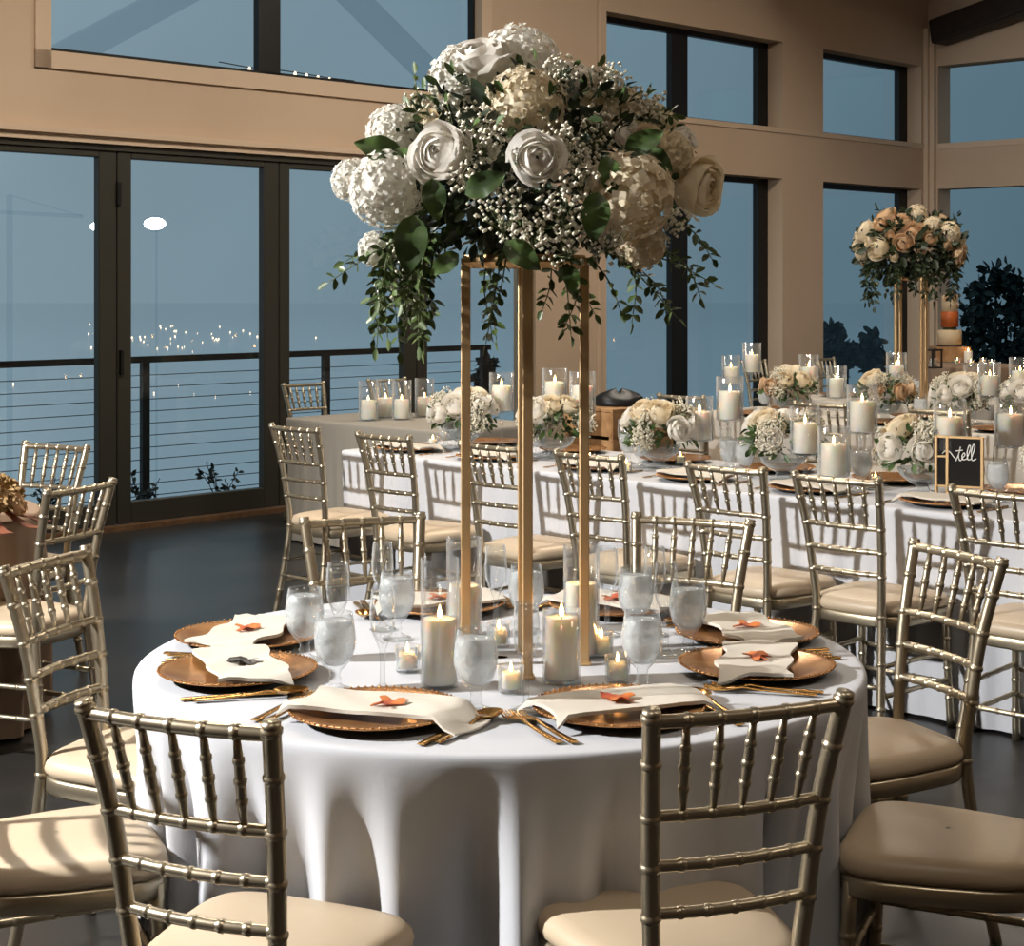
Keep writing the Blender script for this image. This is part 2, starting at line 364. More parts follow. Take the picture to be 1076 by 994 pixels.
def blossom_leaf(mb, c, d, L, W, nrm, fold=.25):
    d = Vector(d).normalized(); nrm = Vector(nrm); s = d.cross(nrm)
    if s.length < 1e-4: s = d.orthogonal()
    s.normalize(); n = s.cross(d); c = Vector(c)
    pts = [c, c + d * L * .35 + s * W * .5 + n * W * fold, c + d * L * .75 + s * W * .4 + n * W * fold * .6, c + d * L, c + d * L * .75 - s * W * .4 + n * W * fold * .6, c + d * L * .35 - s * W * .5 + n * W * fold,
           c + d * L * .35, c + d * L * .75]
    mb.add(pts, [(0, 1, 6), (1, 2, 7, 6), (2, 3, 7), (0, 6, 5), (6, 7, 4, 5), (7, 3, 4)])
def rv(): 
    while True:
        v = Vector((R.uniform(-1, 1), R.uniform(-1, 1), R.uniform(-1, 1)))
        if .05 < v.length < 1: return v.normalized()

def tree(base, h, lobes, label, leaf=.16, n=150):
    t = empty('tree', base); tag(t, label, 'tree', None)
    m = MB(); m.tube([(0, 0, 0), (.05 * h, 0, h * .4), (0, .02 * h, h * .8)], [.045 * h * .5, .03 * h * .5, .012 * h * .5], 7)
    c = MB()
    for (x, y, z, r) in lobes:
        m.tube([(0, 0, h * .35), (x * .5, y * .5, (z + h * .35) / 2), (x, y, z)], [.02 * h * .5, .012 * h * .5, .006 * h * .5], 5)
        for k in range(n):
            v = rv(); p = Vector((x, y, z)) + v * r * R.uniform(.35, 1.05)
            blossom_leaf(c, p, rv(), leaf * R.uniform(.7, 1.3), leaf * .7, rv())
    m.build('trunk', M_bark, t); c.build('crown', M_tree, t)
def trees():
    def place(px, py, Y, r_px, lobes_px, label, n=150, leaf=None):
        s = Y / F; base = atY(px, py, Y); base.z = -4.5; h = H - (py - 300) * s - base.z
        lb = []
        for (x, y, r) in lobes_px:
            p = atY(x, y, Y) - base; lb.append((p.x, R.uniform(-.3, .3) * r * s, p.z, r * s))
        tree(base, h, lb, label, (leaf or 5) * s * 2, n)
    place(1046, 330, 26, 30, [(1046, 290, 16), (1030, 305, 14), (1060, 300, 16), (1075, 310, 18), (1022, 330, 13), (1042, 330, 20), (1066, 335, 20), (1020, 360, 14), (1045, 362, 20), (1075, 365, 18), (1030, 345, 16), (1090, 330, 16), (1035, 385, 18), (1065, 390, 18)], 'large dark tree outside the window behind the cake table', 85)
    place(880, 365, 26, 20, [(876, 348, 10), (884, 362, 14), (872, 368, 12), (892, 375, 14), (878, 385, 14)], 'bushy dark tree outside, left half of the narrow far window', 70)
    place(914, 370, 27, 20, [(916, 358, 10), (908, 370, 12), (920, 376, 12), (914, 388, 14)], 'small dark tree outside, right half of the narrow far window', 70)
    place(590, 395, 24, 20, [(586, 384, 12), (600, 390, 10), (580, 400, 16), (596, 405, 14), (588, 415, 14), (605, 380, 6)], 'dark tree outside behind the middle leg of the tall gold stand', 130)
    place(512, 395, 24, 12, [(512, 386, 7), (508, 398, 9), (516, 408, 10)], 'slender dark tree outside between the left and middle stand legs', 110)
    for (px, py, l) in ((150, 500, 'dark low plant beside the railing post outside the second glass door panel'), (232, 500, 'small dark plant outside near the right edge of the second glass door panel'), (50, 480, 'dark low plant outside behind the left dining chairs')):
        p = wallpt(px, py, RB + .3); p.z = -.02
        t = empty('deck_plant', p); tag(t, l, 'plant', None)
        s = MB(); lf = MB()
        for k in range(7):
            d = Vector((R.uniform(-.5, .5), R.uniform(-.4, .4), 1)); L = R.uniform(.16, .34)
            q = [Vector((0, 0, 0)), d * L * .5 + Vector((0, 0, .02)), d * L]; s.tube(q, .003, 5)
            for j in range(7): blossom_leaf(lf, q[2] * R.uniform(.4, 1.05), rv(), .055, .028, rv())
        s.build('stem', M_bark, t); lf.build('foliage', M_tree, t)
trees()
# hazy tower crane, flash glints, city lamps
p = atY(10, 222, 420); t = empty('tower_crane', (p.x, p.y, -60)); tag(t, 'faint hazy tower crane far outside the leftmost door panel', 'crane')
hz = p.z + 60; m = MB(); m.tube([(0, 0, 0), (0, 0, hz + 4)], .8, 4); m.build('mast', M_crane, t, False)
m = MB(); m.tube([(-6, 0, hz), (18, 0, hz - 1.2)], .5, 4); m.tube([(0, 0, hz + 4), (18, 0, hz - 1.2)], .15, 4); m.build('jib', M_crane, t, False)
for (px, py, r, l) in ((163, 235, .14, 'flash glint in the second door panel, made as a glowing lamp outside'), (103, 238, .10, 'flash glint at right edge of the leftmost door panel, glowing lamp outside')):  # reflections of the flash in the panes, built as added glowing lamps
    p = atY(px, py, 27); t = empty('flash_glint', (p.x, p.y, -4)); tag(t, l, 'reflection', 'flash glints in the door panes'); hz = p.z + 4
    m = MB(); m.tube([(0, .1, 0), (0, .1, hz)], .018, 6); m.build('glint_pole', M_crane, t)
    m = MB(); m.lathe([(0, -.02), (r * .8, -.015), (r, .02), (r * .7, .12), (0, .14)], 14, Matrix.Translation((0, 0, hz)) @ Matrix.Rotation(-math.pi / 2, 4, 'X')); m.build('glint_housing', M_crane, t)
    m = MB(); m.lathe([(0, .03), (r * .6, .025), (r * 1.0, 0), (0, 0)], 14, Matrix.Translation((0, -.02, hz)) @ Matrix.Diagonal((1.25, 1, .7, 1)) @ Matrix.Rotation(math.pi / 2, 4, 'X')); m.build('lens', M_glint, t)
cm = MB(); cm.lathe([(0, -1), (.7, -.7), (1, 0), (.7, .7), (0, 1)], 8); cme = cm.mesh('city_lamp', M_city)
for k in range(58):
    if k < 40: px, py = R.gauss(205, 45), R.gauss(356, 7)
    elif k < 50: px, py = R.uniform(85, 112), R.gauss(355, 12)
    else: px, py = R.uniform(10, 270), R.uniform(385, 420)
    py = max(py, 340); Y = 61 * F / (py - 300); p = atY(px, py, Y); s = Y / F * R.uniform(.35, .9)
    o = ob('city_lamp', cme); o.location = p; o.scale = (s,) * 3
    tag(o, 'tiny glowing lamp of the distant city beyond the railing', 'light', 'distant city lamps')
bl = MB(); bl.lathe([(0, -.022), (.015, -.015), (.02, 0), (.012, .018), (.008, .04), (0, .04)], 10); bme = bl.mesh('string_bulb', M_city)
SB = [(262, 76), (275, 76), (310, 81), (322, 83), (334, 85), (346, 87)]
wire = MB(); wire.tube([wallpt(px, py - 5, WALLB - .4) for px, py in [(230, 70)] + SB + [(372, 90)]], .004, 5)
so = wire.build('string_light', M_black); tag(so, 'short string of glowing bulbs outside along the high window sill', 'string lights')
for px, py in SB:
    b = ob('bulb', bme, so); b.location = wallpt(px, py, WALLB - .4)

# ------------------------------------------------------------------ chiavari chair
def cat(pts, n):                                # smooth curve through points
    pts = [Vector(p) for p in pts]; out = []
    for i in range(len(pts) - 1):
        p0, p1, p2, p3 = pts[max(i - 1, 0)], pts[i], pts[i + 1], pts[min(i + 2, len(pts) - 1)]
        for k in range(n):
            t = k / n
            out.append(.5 * ((2 * p1) + (p2 - p0) * t + (2 * p0 - 5 * p1 + 4 * p2 - p3) * t * t + (3 * p1 - p0 - 3 * p2 + p3) * t ** 3))
    return out + [pts[-1]]
def bamboo(mb, pts, r, rings, n=10, taper=0.0, knob=1.17):
    pts = [Vector(p) for p in pts]; L = [0]
    for i in range(len(pts) - 1): L.append(L[-1] + (pts[i + 1] - pts[i]).length)
    tot = L[-1]
    def P(s):
        s = min(max(s, 0), tot)
        for i in range(len(pts) - 1):
            if s <= L[i + 1] + 1e-9:
                return pts[i].lerp(pts[i + 1], (s - L[i]) / max(L[i + 1] - L[i], 1e-9))
        return pts[-1]
    st = [(s, 1.0) for s in L]
    for t in rings:
        s0 = t * tot; st = [q for q in st if abs(q[0] - s0) > .010 or q[0] in (0, tot)]
        st += [(s0 - .0085, 1.0), (s0 - .0055, 1.0), (s0 - .0035, knob), (s0 + .0035, knob), (s0 + .0055, 1.0), (s0 + .0085, 1.0)]
    st = sorted((min(max(s, 0), tot), k) for s, k in st)
    o = []; 
    for s, k in st:
        if o and s - o[-1][0] < 1e-5: continue
        o.append((s, k))
    mb.tube([P(s) for s, k in o], [r * k * (1 - taper * abs(2 * s / tot - 1) ** 2) for s, k in o], n)
def make_chair():
    c = empty('chiavari_chair'); c['category'] = 'chair'
    for sx in (-1, 1):
        m = MB(); pts = cat([(sx * .168, -.25, 0), (sx * .146, -.21, .24), (sx * .133, -.187, .44), (sx * .141, -.198, .58), (sx * .153, -.222, .745), (sx * .172, -.268, .925)], 4)
        bamboo(m, pts, .0150, [.14, .30, .47, .62, .71, .80, .90, .985]); m.build('back_post', M_gold, c)
        m = MB(); bamboo(m, cat([(sx * .183, .19, 0), (sx * .178, .178, .2), (sx * .172, .168, .425)], 3), .0142, [.25, .5, .75], taper=-.05); m.build('leg', M_gold, c)
        for z in (.17, .27):
            m = MB(); f = z / .44
            bamboo(m, [(sx * (.165 - .03 * f), -.235 + .04 * f, z), (sx * .176, .178, z)], .0088, [.2, .4, .6, .8], 8); m.build('stretcher', M_gold, c)
    def back(z):                                # post position at a height
        zz = [(.44, .133, -.187), (.58, .141, -.198), (.745, .153, -.222), (.925, .172, -.268)]
        for (z0, x0, y0), (z1, x1, y1) in zip(zz, zz[1:]):
            if z <= z1: t = (z - z0) / (z1 - z0); return x0 + (x1 - x0) * t, y0 + (y1 - y0) * t
    def rail(z, r, name, rings):
        x, y = back(z); m = MB()
        bamboo(m, cat([(-x, y, z), (-x * .5, y - .012, z), (0, y - .016, z), (x * .5, y - .012, z), (x, y, z)], 3), r, rings, 9); m.build(name, M_gold, c)
    rail(.905, .0115, 'top_rail', [.02, .17, .33, .5, .67, .83, .98])
    for z in (.745, .662, .582): rail(z, .0098, 'back_rail', [.03, .17, .33, .5, .67, .83, .97])
    for k in range(5):
        u = -.667 + k * .3335; xa, ya = back(.905); xb, yb = back(.745); o = .016 * (1 - u * u)
        m = MB(); bamboo(m, [(u * xa, ya - o, .903), (u * (xa + xb) / 2, (ya + yb) / 2 - o, .825), (u * xb, yb - o, .747)], .0086, [.28, .5, .72], 8, .4, 1.25); m.build('spindle', M_gold, c)
    for z in (.16, .25):
        m = MB(); bamboo(m, [(-.178, .182, z), (.178, .182, z)], .0088, [.2, .4, .6, .8], 8); m.build('stretcher', M_gold, c)
    m = MB(); bamboo(m, [(-.15, -.222, .2), (.15, -.222, .2)], .0088, [.2, .4, .6, .8], 8); m.build('stretcher', M_gold, c)
    def outline(k, n=40):
        pts = []
        for i in range(n):
            a = 2 * math.pi * i / n; ca, sa = math.cos(a), math.sin(a)
            x = math.copysign(abs(ca) ** .42, ca); y = math.copysign(abs(sa) ** .42, sa)
            pts.append((x * (.196 + .018 * (y - 0) - (.012 if y < 0 else 0) * -y) * k, y * .197 * k + .004))
        return pts
    m = MB(); rows = []
    for k, z in ((.90, .400), (.98, .398), (1.0, .404), (1.0, .432), (.98, .438), (.6, .438)): rows.append([(x, y, z) for x, y in outline(k)])
    m.grid(rows, True); m.add([(x, y, .400) for x, y in outline(.9)], [tuple(range(39, -1, -1))]); m.build('seat_frame', M_gold, c)
    m = MB(); rows = []
    for k, z in ((.955, .438), (1.005, .446), (1.015, .457), (1.0, .470), (.95, .481), (.85, .487), (.6, .492), (.3, .494), (.02, .495)): rows.append([(x, y, z) for x, y in outline(k)])
    m.grid(rows, True); m.build('seat_cushion', M_cush, c)
    return Proto(c)
CHAIR = make_chair()
def chair(back, face, label, group, setback=.262):
    f = Vector(face); f.z = 0; f.normalize(); b = Vector(back); b.z = 0; loc = b + f * setback
    return CHAIR.put(loc, math.atan2(-f.x, f.y), label, 'chair', group)

# ------------------------------------------------------------------ cloths
def cloth(name, outline, zt, mat, fold, nf, seed, label, cat_, group=None, zb=.012, tuck=.01):
    rr = random.Random(seed); n = len(outline); cx = sum(p[0] for p in outline) / n; cy = sum(p[1] for p in outline) / n
    nor = []
    for i in range(n):
        p, q = outline[i - 1], outline[(i + 1) % n]; d = Vector((q[0] - p[0], q[1] - p[1], 0)).normalized(); nor.append(Vector((d.y, -d.x, 0)))
    per = [0]
    for i in range(n): per.append(per[-1] + math.dist(outline[i], outline[(i + 1) % n]))
    ph = [(k, rr.uniform(0, 6.28), rr.uniform(.4, 1)) for k in (nf, int(nf * 1.37) + 1, int(nf * .61) + 1, int(nf * 1.9))]
    def fd(i):
        t = per[i] / per[-1] * 2 * math.pi; v = sum(math.sin(k * t + p) * w for k, p, w in ph) / 1.7
        return math.copysign(abs(v) ** 1.25, v)
    rows = []
    for k in (.02, .3, .6, .85, .97): rows.append([(cx + (p[0] - cx) * k, cy + (p[1] - cy) * k, zt) for p in outline])
    rows.append([(p[0] - nor[i].x * .006, p[1] - nor[i].y * .006, zt) for i, p in enumerate(outline)])
    rows.append([(p[0] - nor[i].x * .001, p[1] - nor[i].y * .001, zt - .003) for i, p in enumerate(outline)])
    for d in (.010, .04, .10, .16, .24, .34, .46, .58, .68, zt - zb):
        if d > zt - zb: continue
        k = min(1, max(0, (d - .03) / .26)); row = []
        for i, p in enumerate(outline):
            o = fold * k * fd(i) * (1 + .35 * d) + .004 - tuck * k
            row.append((p[0] + nor[i].x * o, p[1] + nor[i].y * o, zt - d))
        rows.append(row)
    m = MB(); m.grid(rows, True); o = m.build(name, mat); tag(o, label, cat_, group)
    s = o.modifiers.new('smooth', 'SUBSURF'); s.levels = 1; s.render_levels = 1
    return o
def circle(c, r, n=220): return [(c[0] + r * math.cos(2 * math.pi * i / n), c[1] + r * math.sin(2 * math.pi * i / n)) for i in range(n)]
def rect(a0, a1, b0, b1, step=.035, cr_=.05):   # counter-clockwise in world
    pts = []
    def seg(p, q):
        k = max(2, int(math.dist(p, q) / step))
        for i in range(k): pts.append((p[0] + (q[0] - p[0]) * i / k, p[1] + (q[1] - p[1]) * i / k))
    c = [((a1 - cr_, b0 + cr_), -90), ((a0 + cr_, b0 + cr_), -180), ((a0 + cr_, b1 - cr_), -270), ((a1 - cr_, b1 - cr_), -360)]
    arcs = []
    for (ca, cb), s in c:
        arcs.append([(ca + cr_ * math.cos(math.radians(s + 90 - k * 15)), cb + cr_ * math.sin(math.radians(s + 90 - k * 15))) for k in range(7)])
    for i in range(4):
        pts += arcs[i][:-1]; seg(arcs[i][-1], arcs[(i + 1) % 4][0])
    w = [T(a, b) for a, b in pts]; w = [(p.x, p.y) for p in w]
    ar = sum(w[i - 1][0] * w[i][1] - w[i][0] * w[i - 1][1] for i in range(len(w)))
    return w if ar > 0 else w[::-1]
def table_under(c, r, label, group=None):
    t = empty('round_table', (c[0], c[1], 0)); tag(t, label, 'table', group)
    m = MB(); m.lathe([(0, .725), (r - .02, .725), (r - .02, .75), (0, .75)], 40); m.build('tabletop', M_wood, t)
    m = MB(); m.lathe([(0, 0), (.28, 0), (.28, .03), (.05, .07), (.04, .70), (.2, .725), (0, .725)], 20); m.build('pedestal', M_black, t)
TZ = .76
TC = Vector((-.025, 3.78, 0)); TR = .79
table_under(TC, TR, 'round banquet table under the white floor-length cloth in the foreground')
cloth('tablecloth', circle(TC, TR), TZ, M_cloth, .05, 22, 11, 'white floor-length cloth with deep folds on the foreground round table', 'tablecloth', tuck=.05)
# ------------------------------------------------------------------ foreground chairs
RING = 'gold chairs around the foreground round table'
for (px, py, l) in ((186, 753, 'gold chair seen from behind at the front left of the round table'), (787, 742, 'gold chair seen from behind at the front right of the round table'),
                    (50, 588, 'gold chair on the left of the round table, back to the empty floor'), (1004, 580, 'gold chair on the right of the round table, farther of two there'),
                    (382, 545, 'gold chair at the far left of the round table, facing the camera'), (727, 546, 'gold chair at the far right of the round table, facing the camera')):
    p = at(px, py, .915); p.z = 0; chair(p, TC - p, l, RING)
for (p, l) in ((Vector((-1.15, 3.30, 0)), 'gold chair cut by the lower left picture corner, cream seat showing'), (Vector((1.12, 3.33, 0)), 'gold chair cut by the right picture edge, nearest on that side')):
    chair(p, TC - p, l, RING)

# ------------------------------------------------------------------ flowers
def rose_mesh(name, mat, seed, open_=1.0):      # unit radius bloom, looking up +Z: nested cupped petals whose lips spiral open
    rr = random.Random(seed); m = MB(); n = 21
    for i in range(n):
        f = i / (n - 1); Ri = .17 + .80 * f ** .85; top = math.radians(8 + (48 + 14 * open_) * f ** 1.1 + rr.uniform(-4, 4)); ph = i * 2.39996 + rr.uniform(-.15, .15)
        wid = 1.45 - .55 * f; fl = .05 + .20 * f * open_; rows = []
        for iv in range(7):
            v = iv / 6; row = []
            for iu in range(7):
                u = iu / 3 - 1
                th = math.radians(140) * (1 - v) + (top + math.radians(20) * u * u + .05 * math.sin(u * 4 + i)) * v
                rad = Ri * (1 + fl * v ** 5 * (1 - .3 * u * u) + .05 * u) 
                x = rad * math.sin(th); a = ph + u * wid
                row.append((x * math.cos(a), x * math.sin(a), .92 * Ri * math.cos(th) + .16 * (1 - f) + .02 * v))
            rows.append(row)
        m.grid(rows)
    return m.mesh(name, mat)
def hyd_mesh(name, mat, seed, n=300, ruffle=.115):
    rr = random.Random(seed); m = MB()
    for i in range(n):
        z = 1 - 1.62 * (i + .5) / n; r = math.sqrt(max(0, 1 - z * z)); a = i * 2.39996
        nrm = Vector((r * math.cos(a), r * math.sin(a), z)); nrm = (nrm + rv() * .22).normalized()
        c = nrm * rr.uniform(.84, 1.0); t = nrm.orthogonal().normalized(); b = nrm.cross(t); ro = rr.uniform(0, 6)
        for k in range(4):
            an = ro + k * math.pi / 2; d = t * math.cos(an) + b * math.sin(an); s = nrm.cross(d); L = ruffle * rr.uniform(.9, 1.25)
            up = rr.uniform(-.02, .06)
            m.add([c - nrm * .03, c + d * L * .55 + s * L * .5 + nrm * .03, c + d * L * 1.05 + nrm * up, c + d * L * .55 - s * L * .5 + nrm * .03], [(0, 1, 2, 3)])
    m.lathe([(0, -.55), (.5, -.5), (.76, -.2), (.8, .1), (.68, .45), (.35, .72), (0, .8)], 14)
    return m.mesh(name, mat)
ROSE = [rose_mesh('rose', M_petal, 1), rose_mesh('rose', M_petal, 2, 1.25), rose_mesh('rose', M_petal2, 3, .9)]
ROSEB = rose_mesh('rose', M_petal3, 4, 1.0)
HYD = [hyd_mesh('hydrangea', M_hyd, 5), hyd_mesh('hydrangea', M_petal2, 6, 240, .135)]
PEONY = hyd_mesh('peony', M_petal2, 8, 170, .18)
def bloom(par, me, name, loc, r, nrm, spin=None):
    q = Vector(nrm).to_track_quat('Z', 'Y').to_matrix().to_4x4()
    o = ob(name, me, par, Matrix.Translation(loc) @ q @ Matrix.Rotation(R.uniform(0, 6) if spin is None else spin, 4, 'Z') @ Matrix.Diagonal((r, r, r, 1)))
    return o
def foliage_mesh(c, ax, n, L, W, seed=0, shell=(.55, 1.05), zmin=-1):
    m = MB(); c = Vector(c)
    for k in range(n):
        v = rv()
        if v.z < zmin: continue
        p = c + Vector((v.x * ax[0], v.y * ax[1], v.z * ax[2])) * R.uniform(*shell)
        d = (v + rv() * .8 + Vector((0, 0, -.15))).normalized(); s = R.uniform(.7, 1.25)
        blossom_leaf(m, p, d, L * s, W * s, (v + rv() * .5))
    return m
def vine(m_leaf, m_stem, pts, leaf=.028, dens=55):
    P = cat(pts, 8); m_stem.tube(P, [.0022 * (1 - .6 * i / len(P)) for i in range(len(P))], 5)
    L = sum((P[i + 1] - P[i]).length for i in range(len(P) - 1)); n = max(4, int(L * dens))
    for k in range(n):
        i = min(len(P) - 2, int(k / n * (len(P) - 1))); d = (P[i + 1] - P[i]).normalized()
        s = d.cross(rv()).normalized()
        for sg in (-1, 1):
            dd = (s * sg + d * .55 + Vector((0, 0, -.15))).normalized(); blossom_leaf(m_leaf, P[i], dd, leaf * R.uniform(.75, 1.2), leaf * .5, rv() + Vector((0, 0, .8)))
    blossom_leaf(m_leaf, P[-1], P[-1] - P[-2], leaf, leaf * .5, rv())
def breath_mesh(spots, n, r=.0042, stems=True):   # spots: (centre, radius)
    m = MB(); st = MB()
    for c, rad in spots:
        c = Vector(c)
        for k in range(n):
            v = rv(); p = c + v * rad * R.uniform(.3, 1.05); m.blob(p, r * R.uniform(.7, 1.35))
            if stems and k % 4 == 0: st.tube([c - Vector((0, 0, rad * .6)), p], .0006, 3, False)
    return m, st

# tall stand
SXY = Vector((.028, 3.70, 0)); PLZ = 1.642
def make_stand():
    t = empty('flower_stand')
    hw = .128
    for k in range(4):
        a = math.radians(-88 + 90 * k) ; x, y = hw * math.cos(a), hw * math.sin(a)
        m = MB(); Mx = Matrix.Translation((x, y, 0)) @ Matrix.Rotation(a, 4, 'Z')
        m.box((0, 0, .441), (.021, .021, .878), Mx); m.box((0, 0, .004), (.03, .03, .008), Mx); bevel(m.build('leg', M_brass, t, False), .002, 1)
    fr = MB()
    for k in range(4):
        a = math.radians(-88 + 90 * k); b = a + math.pi / 2
        p, q = Vector((hw * math.cos(a), hw * math.sin(a), .87)), Vector((hw * math.cos(b), hw * math.sin(b), .87))
        fr.tube([p, q], .013, 4)
    fr.build('top_frame', M_brass, t, False)
    m = MB(); m.box((0, 0, .883), (.185, .185, .006), Matrix.Rotation(math.radians(-43), 4, 'Z')); m.build('top_plate', M_brass, t, False)
    return Proto(t)
STAND = make_stand()
STAND.put(SXY + Z * TZ, 0, 'tall four-legged gold stand in the middle of the foreground round table', 'flower stand', 'tall gold flower stands')
def make_bouquet():
    o0 = Vector((SXY.x, SXY.y, PLZ + .006))
    t = empty('flower_arrangement', o0)
    ctr = Vector((.01, 0, .185)); ax = Vector((.33, .31, .225))
    m = MB(); m.lathe([(0, 0), (.085, 0), (.095, .03), (.09, .07), (0, .075)], 20); m.build('foam_dish', M_dark, t)
    def W(px, py, dy): return atY(px, py, SXY.y + dy) - o0
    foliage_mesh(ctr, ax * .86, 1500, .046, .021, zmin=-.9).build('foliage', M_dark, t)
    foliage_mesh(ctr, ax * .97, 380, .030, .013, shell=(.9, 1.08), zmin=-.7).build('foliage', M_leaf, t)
    # blooms: pixel, depth offset, radius in metres
    for (px, py, dy, r, me, nm, op) in (
        (545, 72, .02, .088, HYD[0], 'hydrangea', 0), (487, 84, -.02, .072, HYD[0], 'hydrangea', 0), (503, 60, -.05, .062, ROSE[1], 'rose', 0),
        (598, 80, .02, .058, ROSE[1], 'rose', 0), (552, 113, -.17, .080, HYD[1], 'hydrangea', 0), (462, 161, -.27, .058, ROSE[0], 'rose', 0),
        (565, 167, -.33, .048, ROSE[1], 'rose', 0), (408, 199, -.20, .076, HYD[0], 'hydrangea', 0), (371, 190, -.10, .044, HYD[0], 'hydrangea', 0),
        (416, 141, -.08, .060, HYD[0], 'hydrangea', 0), (661, 205, -.27, .084, PEONY, 'peony', 0), (738, 196, -.10, .060, ROSE[2], 'rose', 0),
        (660, 141, -.20, .028, ROSE[0], 'rose', 0), (683, 147, -.2, .032, ROSE[2], 'rose', 0), (720, 147, -.08, .030, ROSE[0], 'rose', 0),
        (702, 165, -.12, .052, HYD[1], 'hydrangea', 0), (650, 122, .0, .060, HYD[1], 'hydrangea', 0), (672, 256, -.20, .052, HYD[1], 'hydrangea', 0), (395, 262, -.14, .036, HYD[0], 'hydrangea', 0),
        (620, 104, .0, .045, HYD[1], 'hydrangea', 0), (450, 128, -.12, .030, ROSE[2], 'rose', 0), (700, 130, .08, .050, ROSE[2], 'rose', 0),
        (600, 120, .20, .075, HYD[0], 'hydrangea', 0), (500, 150, .28, .075, HYD[0], 'hydrangea', 0), (680, 190, .22, .060, ROSE[0], 'rose', 0), (420, 200, .18, .060, ROSE[0], 'rose', 0), (560, 210, .32, .06, ROSE[1], 'rose', 0)):
        p = W(px, py, dy); nrm = Vector(((p.x - ctr.x) / ax.x ** 2, (p.y - ctr.y) / ax.y ** 2, (p.z - ctr.z) / ax.z ** 2)).normalized()
        if nm == 'rose': p = p - nrm * r * .1
        nrm = (nrm + Vector((0, -.45 if dy < .1 else .3, .1))).normalized()
        bloom(t, me, nm, p, r * 1.08, nrm)
    sp = [(W(480, 128, -.18), .075), (W(505, 140, -.22), .06), (W(530, 225, -.33), .06), (W(590, 215, -.34), .07), (W(600, 250, -.30), .065), (W(560, 245, -.32), .06), (W(640, 90, -.03), .05), (W(625, 140, -.2), .07),
          (W(640, 250, -.3), .05), (W(430, 265, -.2), .05), (W(420, 300, -.15), .05), (W(495, 190, -.3), .05), (W(700, 230, -.2), .05), (W(440, 115, -.03), .045), (W(670, 110, 0), .05), (W(590, 150, -.28), .045), (W(610, 185, -.32), .05)]
    for k in range(12):
        v = rv(); v.z = abs(v.z) - .25; v.normalize(); sp.append((ctr + Vector((v.x * ax.x, v.y * ax.y, v.z * ax.z)) * .95, .05))
    b, s = breath_mesh(sp, 90, .0046)
    tag(b.build('babys_breath', M_breath, t), kind='stuff'); tag(s.build('babys_breath_stem', M_stem, t), kind='stuff')
    for (px, py, dy, qx, qy, L) in ((403, 158, -.2, -1, .35, .10), (425, 168, -.22, .6, -.8, .08), (432, 250, -.28, -.1, -1, .12), (456, 205, -.33, .15, -1, .085), (626, 222, -.36, -.1, -1, .10), (672, 152, -.28, .8, .5, .09),
                                    (505, 195, -.36, .9, .5, .09), (640, 180, -.34, .2, -1, .08), (690, 165, -.24, .7, -.6, .07), (545, 265, -.34, .8, -.6, .09), (600, 290, -.28, .2, -1, .06), (470, 275, -.3, -.7, -.5, .07)):
        m = MB(); p = W(px, py, dy); d = Vector((qx, -.25, qy)).normalized(); sd = d.cross(Vector((0, -1, .25))).normalized(); nn = sd.cross(d); o = p - d * L * .4; rows = []
        for k in range(10):
            u = k / 9; w_ = L * .29 * math.sin(math.pi * u ** .8) ** .8 if 0 < k < 9 else .0008
            rows.append([o + d * L * u + sd * w_ * q + nn * (.22 * w_ * abs(q) - .35 * L * u * u * .5 + .004 * math.sin(u * 14) * q) for q in (-1, -.5, 0, .5, 1)])
        m.grid(rows); m.build('large_leaf', M_leaf, t)
    def V(*pp):
        lf, st = MB(), MB(); vine(lf, st, [W(*q) for q in pp]); st.build('vine_stem', M_stem, lf.build('trailing_vine', M_vine, t))
    V((420, 250, -.2), (385, 270, -.2), (345, 297, -.18)); V((415, 245, -.15), (390, 258, -.1), (362, 275, -.1))
    for k in range(20):
        x = R.uniform(388, 452); dy = R.uniform(-.26, -.02); V((x + 12, 245, dy * .8), (x, 285, dy), (x + R.uniform(-14, 10), R.uniform(315, 372), dy))
    for k in range(4):
        x = R.uniform(500, 530); dy = R.uniform(-.2, .1); V((x + 6, 262, dy), (x, 300, dy), (x + R.uniform(-14, 8), R.uniform(320, 362), dy))
    V((590, 268, -.18), (596, 305, -.2), (600, 352, -.2)); V((598, 268, -.1), (606, 310, -.15), (592, 345, -.15)); V((580, 268, 0), (578, 300, .05), (570, 325, .05))
    V((640, 262, -.2), (672, 290, -.22), (712, 334, -.2)); V((660, 262, -.15), (705, 275, -.18), (750, 298, -.16)); V((660, 268, -.2), (668, 300, -.24), (664, 338, -.24)); V((690, 255, -.1), (722, 280, -.1), (736, 312, -.1))
    V((620, 270, -.2), (640, 296, -.2), (652, 326, -.2)); V((700, 225, -.1), (730, 245, -.1), (748, 272, -.06)); V((650, 265, .05), (690, 300, .1), (700, 330, .1))
    V((445, 120, -.05), (438, 95, -.05), (436, 78, -.05)); V((640, 100, 0), (690, 118, 0), (708, 122, 0)); V((628, 85, .02), (632, 70, .02)); V((470, 250, .2), (450, 290, .25), (455, 335, .25)); V((600, 255, .25), (610, 300, .28), (625, 330, .28))
    return Proto(t)
BQ = make_bouquet()
BQ.put(Vector((SXY.x, SXY.y, PLZ + .006)), 0, 'big white bouquet of hydrangeas, roses and trailing vines on the nearest stand', 'bouquet', 'tall flower bouquets')

